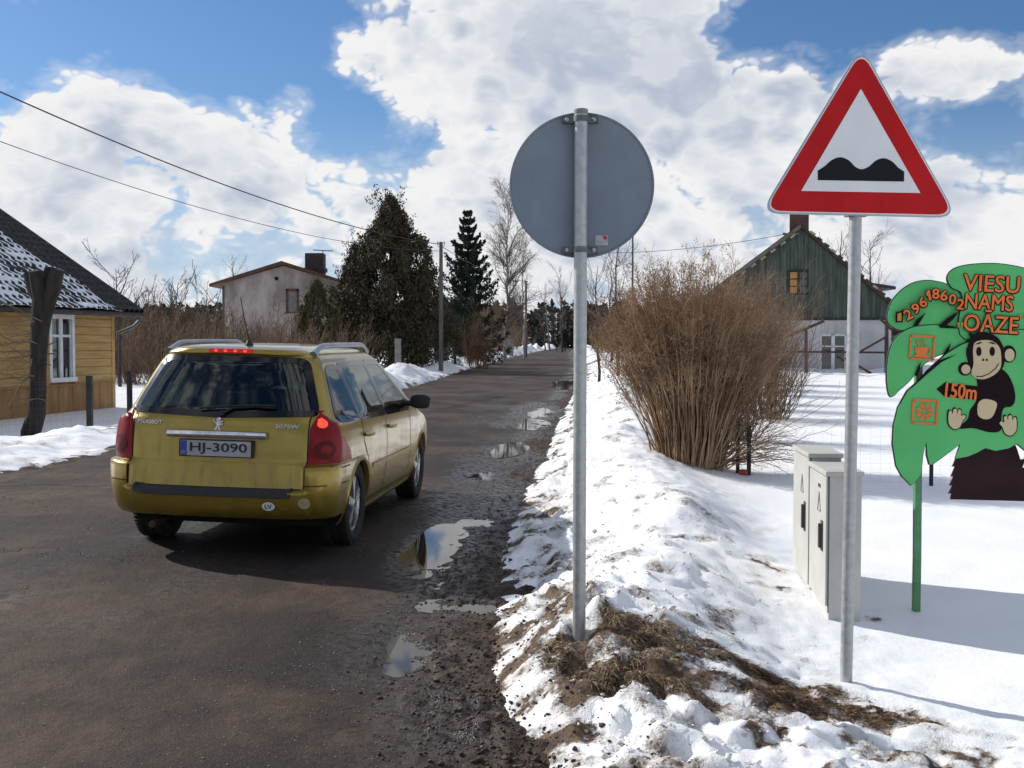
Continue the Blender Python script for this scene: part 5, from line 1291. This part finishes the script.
wire_fence([(2.55, 13.15), (3.55, 12.45), (6.6, 11.5), (10, 10.6)], .62, 'low wire mesh fence across the snow behind the palm sign', cell=.10, rw=.0006, posts=[(2.77, 13.1, .58, .022), (2.66, 13.2, .60, .020), (4.53, 12.1, .62, .018), (6.6, 11.5, .6, .02)])
f1, f2 = at(90, 432, 21), at(130, 420, 25)
wire_fence([(f1.x-6, 15.5), (f1.x, 21), (f2.x, 25), (f2.x+.8, 31)], .95, 'wire fence on dark posts between the yellow house and the snowbank', .12, [(f1.x, 21, 1.02, .05), (f2.x, 25, 1.10, .05), (f1.x-6, 15.5, 1.0, .05), (f2.x+.8, 31, 1.0, .05)], .0013)
for px, Y, hh, ww, lb in ((398, 46, .95, .24, 'pale concrete gate pillar standing behind the snow heaps'), (375.5, 43, .55, .09, 'short white stake beside the concrete gate pillar')):
    p = at(px, 360, Y); z = gz(p.x, Y); m = MB(); m.box(-ww/2, ww/2, -ww/2, ww/2, -.4, hh); 
    m.box(-ww/2-.015, ww/2+.015, -ww/2-.015, ww/2+.015, hh, hh+.05)
    tag(m.build('gate_pillar' if ww > .2 else 'marker_stake', pmat('concrete_post', (.24, .23, .21) if ww > .2 else (.55, .55, .53), .9, var=(4, .25)), bevel=.01, loc=(p.x, Y, z)), lb, 'post')
p = at(505, 350, 120); m = MB(); m.box(-1.6, .3, -.2, .2, -.3, .7); m.box(.3, .9, -.3, .3, -.3, 1.5)
m.box(.2, 1.0, -.4, .4, 1.5, 1.62); tag(m.build('garden_wall', pmat('old_concrete', (.26, .24, .22), .9, var=(2, .3)), loc=(p.x, 120, gz(p.x, 120))), 'low pale garden wall with a pillar beside the far snowbank', 'wall')

# ------------------------------------------------------------------ trees and bushes
M_bark = pmat('bark_grey', (.085, .072, .062), .9, var=(4, .35)); M_twig = pmat('twig_brown', (.165, .110, .068), .9, var=(2.5, .45)); M_twig2 = pmat('twig_tan', (.37, .245, .142), .9, var=(2, .45), c2=(.165, .10, .056)); M_twigd = pmat('twig_dark', (.045, .036, .032), .9, var=(2, .35))
M_birchb = pmat('birch_bark', (.33, .30, .28), .8, var=(5, .55), sc=(1, 1, .5)); M_btw = pmat('birch_twigs', (.115, .082, .075), .9, var=(2, .3))
M_dead = pmat('dead_leaf', (.28, .155, .082), .9, var=(3, .45)); M_thuja = pmat('thuja_foliage', (.058, .052, .024), .85, var=(.9, .6), c2=(.050, .030, .016)); M_spruce = pmat('spruce_needles', (.018, .034, .022), .8, var=(1.2, .5))
def arr(*v): return np.array(v, float)
def bush_mesh(n, h, spread, seed, twigs=7, leafn=0, r0=.010, rmin=.0022, inner=.16, P=9, P2=5, P3=4, k3=3):
    r = np.random.default_rng(seed)
    a = r.uniform(0, 2*PI, n); q = np.sqrt(r.uniform(0, 1, n))
    base = np.stack([np.cos(a)*q*inner*spread, np.sin(a)*q*inner*spread, np.full(n, -.15)], -1)
    out = q*r.uniform(.5, 1.15, n)*spread/h
    d = np.stack([np.cos(a)*out, np.sin(a)*out, np.ones(n)], -1); d += r.normal(0, .05, d.shape)
    L = h*r.uniform(.55, 1.06, n)*(1-.22*q**3)/np.linalg.norm(d, axis=1)*np.sqrt(1+.35*out**2)
    p, rad = grow(base, d, L, P, .10, r0*r.uniform(.6, 1.2, n), r0*.25*np.ones(n), r, 0, .22)
    parts_ = [tubes(p, rad, 4)]
    p2, r2 = sprout(p, rad, twigs, .25, .98, .42, .34, P2, .10, r, .10, rmin, .55, .25); parts_.append(tubes(p2, r2, 3))
    p3, r3 = sprout(p2, r2, k3, .2, 1, .5, .5, P3, .08, r, .05, rmin*.8, .6, .25); parts_.append(tubes(p3, r3, 3))
    lf = None
    if leafn:
        i = r.integers(0, len(p3), leafn); j = r.integers(1, 4, leafn); lf = leaves(p3[i, j]+r.normal(0, .012, (leafn, 3)), .014, .3, 1.8, r)
    return merge(parts_), lf
# the big brown bush
bp_ = at(690, 470, 13.2); bz = gz(bp_.x+.05, 13.3)
def dome_bush(n, wx, h, seed, leafn):
    r = np.random.default_rng(seed); a = r.uniform(0, 2*PI, n); q = np.sqrt(r.uniform(0, 1, n))
    lump = .84+.28*vnoise(np.cos(a)*q*2.4+9, np.sin(a)*q*2.4+4, seed)
    ex = np.stack([np.cos(a)*q*wx, np.sin(a)*q*wx*.85, h*np.sqrt(np.clip(1-(q*.66)**2, 0, 1))*(.46+.54*r.uniform(0, 1, n)**.28)*lump], -1)
    b0 = np.stack([np.cos(a)*q*.33, np.sin(a)*q*.26, np.full(n, -.12)], -1)+r.normal(0, .03, (n, 3))*arr(1, 1, 0)
    cpt = b0+(ex-b0)*arr(.34, .34, .60)+r.normal(0, .05, (n, 3))
    t = np.linspace(0, 1, 10)[None, :, None]
    p = b0[:, None]*(1-t)**2+cpt[:, None]*2*t*(1-t)+ex[:, None]*t*t+np.cumsum(r.normal(0, .022, (n, 10, 3)), axis=1)
    rad = (.0075*r.uniform(.45, 1.9, n))[:, None]*(1-.8*np.linspace(0, 1, 10))[None]
    pp = [tubes(p, rad, 4)]
    p2, r2 = sprout(p, rad, 10, .45, 1, .60, .3, 5, .12, r, .12, .0022, .6, .3, abs_len=.27); pp.append(tubes(p2, r2, 3))
    p3, r3 = sprout(p2, r2, 4, .15, 1, .7, .3, 3, .10, r, .08, .0018, .7, .3, abs_len=.12); pp.append(tubes(p3, r3, 3))
    i = r.integers(0, len(p3), leafn); j = r.integers(1, 3, leafn)
    return merge(pp), leaves(p3[i, j]+r.normal(0, .014, (leafn, 3)), .011, .6, 1.9, r)
(Vb, Fb), lf = dome_bush(430, 1.24, 2.34, 3, 42000)
bo = empty('brown_bush', (bp_.x+.02, 13.35, bz), 0, 'large leafless brown bush spreading from the snowbank by the road', 'bush')
np_obj('stems', Vb, Fb, M_twig2, bo); np_obj('dead_leaves', lf[0], lf[1], M_dead, bo)
r5 = np.random.default_rng(5); n = 60                  # long bent outer stems on the right
a = r5.uniform(-.9, .5, n); b0 = np.stack([r5.uniform(0, .3, n), r5.uniform(-.2, .2, n), np.full(n, -.1)], -1); d = np.stack([np.cos(a)*1.0, np.sin(a)*.7, r5.uniform(.35, 1.3, n)], -1)
p, rad = grow(b0, d, r5.uniform(.8, 1.35, n), 9, .10, .007*np.ones(n), .002*np.ones(n), r5, 0, .2); p[:, :, 2] -= .30*np.linspace(0, 1, 9)[None]**2.5*1.0
q, qr = sprout(p, rad, 9, .3, 1, .6, .28, 4, .1, r5, .1, .0018, .6, .25); V, F = merge([tubes(p, rad, 4), tubes(q, qr, 3)]); np_obj('outer_stems', V, F, M_twig2, bo)
# red bottle cap-like litter by the fence post
rc = at(743.5, 471, 12.9); m = MB(); m.lathe([(.001, .05), (.03, .05), (.038, .03), (.038, -.03), (.03, -.05), (.001, -.05)], 14, 'x'); tag(m.build('litter_can', pmat('litter_red', (.32, .03, .035), .5), smooth=True, loc=(2.695, 13.05, gz(2.695, 13.05)+.03)), 'small red can lying in the snow by the fence post', 'can')
# lower shrubs behind it along the verge
(Vs, Fs), _ = bush_mesh(90, 2.3, 1.2, 21, 6, 0, .010, .003); sme = np_mesh('shrub_stems', Vs, Fs); sme.materials.append(M_twig)
for i, (x, y, s, lb) in enumerate(((5.2, 22.5, 1.15, 'leafless shrub hidden behind the large brown bush'), (4.6, 29.0, 1.5, 'taller bare shrub beyond the brown bush near the road'), (3.6, 18.0, 1.0, 'low bare shrub right behind the large brown bush'), (6.9, 37.0, 1.6, 'bare roadside shrub far beyond the brown bush'), (4.9, 25.5, 1.3, 'bare shrub between the brown bush and the taller one behind'), (7.2, 33.0, 1.5, 'bare shrub at the snowfield edge in front of the far one'), (9.2, 42.0, 1.7, 'farthest bare shrub near the green gabled house'))):
    e = empty('bare_shrub', (x, y, gz(x, y)), i*1.9, lb, 'shrub', 'bare shrubs along the right verge'); o = link(bpy.data.objects.new('stems', sme), e); e.scale = (s, s, s)
def bare_tree(name, loc, H, r0, seed, label, mat_t, mat_b, lean=(0, 0), spread=.33, n1=22, n2=8, n3=6, rmin=.006, droop=0.0, lo=.25, ang=.75, rz=0, clip=None):
    r = np.random.default_rng(seed); e = empty(name, loc, rz, label, 'tree')
    t, tr_ = grow(arr((0, 0, -.3)), arr((lean[0], lean[1], 1.0)), [H+.3], 14, .02, [r0], [r0*.12], r, 0, .10)
    V, F = tubes(t, tr_, 9); np_obj('trunk', V, F, mat_t, e, True)
    a, ar_ = sprout(t, tr_, n1, lo, .97, ang, spread, 8, .10, r, .28, rmin*2, .42, .2)
    b_, br = sprout(a, ar_, n2, .15, 1, .6, .42, 6, .12, r, .12-droop, rmin, .5, .25)
    c, cr = sprout(b_, br, n3, .1, 1, .6, .50, 4, .12, r, .05-droop*2, rmin*.7, .6, .3)
    V, F = merge([tubes(a, ar_, 5), tubes(b_, br, 4), tubes(c, cr, 3)]); np_obj('branches', V, F, mat_b, e)
    return e
pt = at(505, 360, 104)
bare_tree('birch_tree', (pt.x, 104, gz(pt.x, 104)), 15.2, .17, 4, 'tall leafless birch with drooping twigs left of the round sign', M_birchb, M_btw, spread=.26, n1=62, n2=12, n3=7, rmin=.009, droop=.14, lo=.14, ang=.62)
pt = at(527, 360, 108); bare_tree('birch_tree', (pt.x, 108, gz(pt.x, 108)), 11.5, .12, 14, 'shorter slender birch just right of the tall one', M_birchb, M_btw, spread=.24, n1=26, n2=8, n3=6, rmin=.007, droop=.10, lo=.25, ang=.6)
for i, (px, Y, tp, lb) in enumerate(((562, 175, 270, 'bare rounded tree where the road bends, nearest the round sign post'), (545, 210, 292, 'bare tree over the bend of the road, left of the rounded one'), (592, 190, 283, 'bare far tree partly behind the round sign post'), (612, 60, 262, 'thin dark sapling above the left shoulder of the bush'), (617.5, 40, 247, 'dark bare sapling just under the round sign'), (598, 38, 268, 'spreading bare sapling right of the round sign post'))):
    p = at(px, 350, Y); H = at(px, tp, Y).z
    bare_tree('bare_tree', (p.x, Y, gz(p.x, Y)), H, H*.012+.01, 40+i, lb, M_twigd, M_twigd if i > 2 else M_btw, spread=.42 if i < 3 else .40, n1=16 if i < 3 else 11, n2=7, n3=3 if i < 3 else 2, rmin=.012 if i < 3 else .004, lo=.25, ang=.8)
for i, (px, Y, tp, lb) in enumerate(((838, 70, 241, 'bare tree crown showing behind the green gabled house'), (868, 82, 248, 'second bare crown right of the sign post above the ochre house'), (121, 44, 268, 'gnarled bare tree behind the yellow house roof'), (228, 95, 262, 'faint bare tree top above the grey house'), (150, 75, 288, 'bare tree in the thicket near the yellow house'), (180, 78, 284, 'bare tree in the thicket midway between both left houses'), (205, 80, 290, 'bare tree in the thicket beside the grey house'))):
    p = at(px, 350, Y); H = at(px, tp, Y).z
    bare_tree('bare_tree', (p.x, Y, gz(p.x, Y)), H, H*.015+.01, 60+i, lb, M_twigd, M_twigd, spread=.44, n1=14, n2=6, n3=3, rmin=.008, lo=.35, ang=.85)
# pollarded trunk before the yellow house
tb = at(32, 421, 20.5); th = at(42, 262, 20.5); e = empty('pollarded_tree', (tb.x, 20.5, gz(tb.x, 20.5)-.1), 0, 'dark pollarded tree trunk leaning in front of the yellow house', 'tree')
H = th.z-gz(tb.x, 20.5); m = MB(); r6 = np.random.default_rng(6)
pts = [(.26*k/9*H/3.2+r6.normal(0, .02), r6.normal(0, .02), H*k/9-.2) for k in range(10)]
m.tube(pts, [.22, .18, .16, .15, .145, .15, .16, .18, .22, .13], 14); m.build('trunk', pmat('dark_bark', (.030, .024, .021), .95, var=(3, .5), bump=(14, .9, .05), sc=(3, 3, .6)), e, smooth=True)
m = MB(); tx = pts[-1][0]
for dx, dy, dz, r_ in ((-.30, .1, .16, .15), (.28, -.05, .22, .15), (.05, .2, .25, .14), (-.08, -.2, .18, .13)):
    m.tube([(tx, 0, H-.65), (tx+dx*.6, dy*.6, H-.40), (tx+dx, dy, H-.25+dz)], [.17, r_, r_*.8], 10)
m.build('limb_stub', bpy.data.materials['dark_bark'], e, smooth=True)
n = 26; r7 = np.random.default_rng(8); b0 = np.tile(arr((tx-.1, 0, 0))[None] if False else np.array([[tx-.1, 0, 1.6]]), (n, 1))+r7.normal(0, .12, (n, 3))*arr(1, 1, 3); d = np.stack([-np.abs(r7.normal(.9, .4, n)), -r7.uniform(0, .8, n), r7.normal(.0, .35, n)], -1)
p, rad = grow(b0, d, r7.uniform(.5, 1.1, n), 7, .2, .012*np.ones(n), .003*np.ones(n), r7, -.2, .3); q, qr = sprout(p, rad, 6, .2, 1, .6, .4, 4, .1, r7, 0, .003, .6, .25); V, F = merge([tubes(p, rad, 4), tubes(q, qr, 3)]); np_obj('shoots', V, F, M_twig, e)
# thicket: one brown mass of scrub between the left houses
parts_ = []; (Va, Fa), _ = bush_mesh(28, 3.0, 1.8, 31, 5, 0, .022, .012, .35, 6, 4, 3, 2); (Vc, Fc), _ = bush_mesh(28, 3.0, 2.1, 33, 5, 0, .022, .012, .35, 6, 4, 3, 2)
r8 = np.random.default_rng(12)
for k in range(64):
    px = r8.uniform(118, 345); Y = r8.uniform(44, 64); p = at(px, 350, Y); hh = (at(px, np.interp(px, [118, 170, 215, 260, 345], [312, 306, 310, 322, 330])+r8.normal(0, 9), Y).z)
    s = hh/2.9*r8.uniform(.75, 1.05); a = r8.uniform(0, 6.28); src, sf = (Va, Fa) if k % 2 else (Vc, Fc)
    c_, s_ = math.cos(a), math.sin(a); q = src*arr(s*.95, s*.95, s); q = np.stack([q[:, 0]*c_-q[:, 1]*s_+p.x, q[:, 0]*s_+q[:, 1]*c_+Y, q[:, 2]+gz(p.x, Y)], -1); parts_.append((q, sf))
V, F = merge(parts_); o = tag(np_obj('thicket', V, F, M_twig), 'brown leafless scrub filling the space between the yellow and grey houses', 'thicket', kind='stuff')
# brown scrub along the far road
parts_ = []
for k in range(44):
    px = r8.uniform(448, 650); Y = r8.uniform(85, 225) if px < 600 else r8.uniform(110, 200); p = at(px, 350, Y)
    if xl(np.array([Y]))[0]-1.2 < p.x < xr(np.array([Y]))[0]+1.5: continue
    s = r8.uniform(1.0, 2.1); a = r8.uniform(0, 6.28); c_, s_ = math.cos(a), math.sin(a); q = Va*s; q = np.stack([q[:, 0]*c_-q[:, 1]*s_+p.x, q[:, 0]*s_+q[:, 1]*c_+Y, q[:, 2]+gz(p.x, Y)], -1); parts_.append((q, Fa))
V, F = merge(parts_); tag(np_obj('roadside_scrub', V, F, M_twig), 'brown scrub along the far end of the road', 'scrub', kind='stuff')
(Vt, Ft), _ = bush_mesh(60, 3.6, 1.5, 51, 6, 0, .016, .007, .3, 7); p = at(478, 350, 66); e = empty('russet_shrub', (p.x, 66, gz(p.x, 66)), 0, 'russet leafless shrub at the foot of the dark spruce', 'shrub'); np_obj('stems', Vt*.95, Ft, pmat('twig_russet', (.16, .085, .052), .9, var=(2, .4)), e)
# evergreens
def conifer(name, px, Y, tp, label, mat, wid, seed, kind, dens=400):
    r = np.random.default_rng(seed); p = at(px, 350, Y); z0 = gz(p.x, Y); H = at(px, tp, Y).z-z0; e = empty(name, (p.x, Y, z0), 0, label, 'tree')
    MB().tube([(0, 0, -.3), (0, 0, H*.5), (0, 0, H*.98)], [H*.022, H*.014, .02], 9).build('trunk', M_bark, e, smooth=True)
    if kind == 'thuja':
        pr = [(0, .70), (.12, .95), (.30, 1.0), (.48, .95), (.62, .82), (.74, .60), (.84, .38), (.92, .20), (1, .03)]
        nc = dens; h = r.uniform(.02, 1, nc)**.85; a = r.uniform(0, 2*PI, nc); rad = np.interp(h, [q[0] for q in pr], [q[1] for q in pr])*wid
        rad = rad*(.66+.55*vnoise(np.cos(a)*1.8+5, np.sin(a)*1.8+h*6, seed))
        q = r.uniform(.45, 1.0, nc); c = np.stack([np.cos(a)*rad*q, np.sin(a)*rad*q, h*H], -1)
        nl = 120; sz = np.clip(.30*(1.15-h), .14, .36)*H/9
        cc = (c[:, None]+r.normal(size=(nc, nl, 3))*sz[:, None, None]*arr(.8, .8, 1.25)).reshape(-1, 3); V, F = leaves(cc, .085*H/9, 1.2, 1.9, r)
        np_obj('crown', V, F, mat, e)
        n = 90; h = r.uniform(.25, 1, n); a = r.uniform(0, 2*PI, n); rad = np.interp(h, [q[0] for q in pr], [q[1] for q in pr])*wid*.9
        b0 = np.stack([np.cos(a)*rad*.7, np.sin(a)*rad*.7, h*H-.3], -1); d = np.stack([np.cos(a)*.5, np.sin(a)*.5, np.ones(n)], -1); pp, rr = grow(b0, d, r.uniform(.6, 1.5, n)*H/10, 6, .1, .02*np.ones(n), .005*np.ones(n), r)
        ii = np.repeat(np.arange(n), 34); jj = r.integers(2, 6, n*34); V2, F2 = leaves(pp[ii, jj]+r.normal(0, .09, (n*34, 3)), .07*H/9, 1.0, 2.0, r); V, F = merge([tubes(pp, rr, 3), (V2, F2)]); np_obj('shoots', V, F, mat, e)
    else:
        nw = 18; parts_ = []
        B0, D0, L0 = [], [], []
        for k in range(nw):
            h = .08+.90*(k/(nw-1)); nb = 9 if h < .8 else 6
            for j in range(nb):
                a = 2*PI*(j+r.uniform(-.3, .3))/nb+k*.7; L = wid*(1-h)**.85*r.uniform(.35, 1.3)+.22; B0.append((0, 0, h*H)); D0.append((math.cos(a), math.sin(a), .10+.35*h)); L0.append(L)
        pp, rr = grow(np.array(B0), np.array(D0), np.array(L0), 8, .0, .035*np.ones(len(B0)), .008*np.ones(len(B0)), r, 0, .08)
        tq = np.linspace(0, 1, 8); pp[:, :, 2] += np.array(L0)[:, None]*(-.42*np.sin(tq*PI*.72)+.20*tq**3)[None]
        parts_.append(tubes(pp, rr, 4)); ns = 190
        ii = np.repeat(np.arange(len(B0)), ns); f = r.uniform(.12, 1, len(ii))*7; j = np.minimum(f.astype(int), 6); g_ = (f-j)[:, None]
        c = pp[ii, j]*(1-g_)+pp[ii, j+1]*g_; wdt = (np.array(L0)[ii]*.15*(1.12-f/7))[:, None]; c = c+r.normal(size=c.shape)*wdt*arr(1, 1, .55); c[:, 2] -= np.abs(r.normal(0, .10, len(c)))
        V, F = leaves(c, .10*H/10, .2, 2.2, r); parts_.append((V, F)); V, F = merge(parts_); np_obj('crown', V, F, mat, e)
conifer('thuja_tree', 391, 60, 202, 'broad dark brownish evergreen tree behind the car, left of the pole', M_thuja, 2.9, 71, 'thuja', 560)
conifer('thuja_tree', 356, 62, 246, 'lower ragged evergreen half hiding the grey house', M_thuja, 1.5, 72, 'thuja', 190)
conifer('thuja_tree', 425, 64, 268, 'low dark evergreen filling the gap behind the pole', M_thuja, 1.7, 73, 'thuja', 260)
conifer('thuja_tree', 318, 56, 282, 'small olive bush-like evergreen before the grey house', pmat('olive_foliage', (.085, .070, .026), .9, var=(1, .5)), 1.5, 74, 'thuja', 240)
conifer('spruce_tree', 468, 82, 209, 'dark green spruce with tiered branches right of the pole', M_spruce, 3.1, 75, 'spruce')
conifer('thuja_tree', 455, 70, 300, 'low dark evergreen below the spruce', M_spruce, 1.9, 76, 'thuja', 240)
# far forest: reads as one mass
r9 = np.random.default_rng(90); parts_ = []; n = 900
X = r9.uniform(-170, 210, n); Yf = r9.uniform(290, 350, n); Hh = r9.uniform(9.5, 12.8, n); nl = 70
h = r9.uniform(.0, 1, (n, nl)); a = r9.uniform(0, 6.28, (n, nl)); rr = (1-h**2)**.7*r9.uniform(.2, 1, (n, nl))*r9.uniform(2.4, 4.2, n)[:, None]
c = np.stack([X[:, None]+np.cos(a)*rr, Yf[:, None]+np.sin(a)*rr, h*Hh[:, None]], -1).reshape(-1, 3); V, F = leaves(c, 1.0, .5, 2.0, r9)
tag(np_obj('forest', V, F, pmat('forest_dark', (.070, .056, .046), .95, var=(.06, .5), c2=(.030, .034, .026))), 'dark forest along the horizon', 'forest', kind='stuff')

# ------------------------------------------------------------------ two walkers far down the road
def person(px, Y, h, label, coat, ang, step):
    p = at(px, 350, Y); s = h/1.72
    z0 = max(gz(p.x, Y), float(road_z(np.array([p.x]), np.array([float(Y)]))[0]))
    J = {'pel': (0, 0, .95), 'wai': (0, 0, 1.12), 'che': (0, 0, 1.32), 'nek': (0, 0, 1.47), 'hea': (0, .01, 1.56), 'top': (0, .01, 1.68)}
    E = [('pel', 'wai'), ('wai', 'che'), ('che', 'nek'), ('nek', 'hea'), ('hea', 'top')]; Rr = {'pel': .16, 'wai': .14, 'che': .165, 'nek': .062, 'hea': .098, 'top': .075}
    for k, sg in (('l', -1), ('r', 1)):
        J.update({k+'hip': (.09*sg, 0, .90), k+'kne': (.10*sg, step*sg*.16+.03, .50), k+'ank': (.10*sg, step*sg*.22, .09), k+'toe': (.11*sg, step*sg*.22+.17, .04), k+'sho': (.19*sg, 0, 1.39), k+'elb': (.25*sg, -step*sg*.08, 1.10), k+'wri': (.25*sg, -step*sg*.05+.12, .88), k+'han': (.25*sg, -step*sg*.05+.17, .80)})
        E += [('pel', k+'hip'), (k+'hip', k+'kne'), (k+'kne', k+'ank'), (k+'ank', k+'toe'), ('che', k+'sho'), (k+'sho', k+'elb'), (k+'elb', k+'wri'), (k+'wri', k+'han')]
        Rr.update({k+'hip': .105, k+'kne': .075, k+'ank': .055, k+'toe': .045, k+'sho': .085, k+'elb': .065, k+'wri': .048, k+'han': .042})
    ks = list(J); me = bpy.data.meshes.new('person'); me.from_pydata([tuple(q*s for q in J[k]) for k in ks], [(ks.index(a), ks.index(b)) for a, b in E], [])
    o = bpy.data.objects.new('person', me); link(o); o.modifiers.new('skin', 'SKIN'); 
    for i, k in enumerate(ks): me.skin_vertices[0].data[i].radius = (Rr[k]*s, Rr[k]*s); me.skin_vertices[0].data[i].use_root = (k == 'pel')
    o.modifiers.new('sub', 'SUBSURF').levels = 1; o.modifiers['sub'].render_levels = 2
    o.location = (p.x, Y, z0); o.rotation_euler = (0, 0, ang); me.materials.append(pmat('walker_coat', coat, .9, var=(6, .3)))
    return tag(o, label, 'person')
M = person
for px, Y, h, lb, c_, a, st_ in ((565, 190, 1.78, 'far walker in dark clothes, the taller and right one on the road', (.012, .012, .015), .1, .8), (556.5, 192, 1.45, 'far walker in dark clothes, shorter and left of the other', (.015, .013, .016), -.2, .6)):
    person(px, Y, h, lb, c_, a, st_)
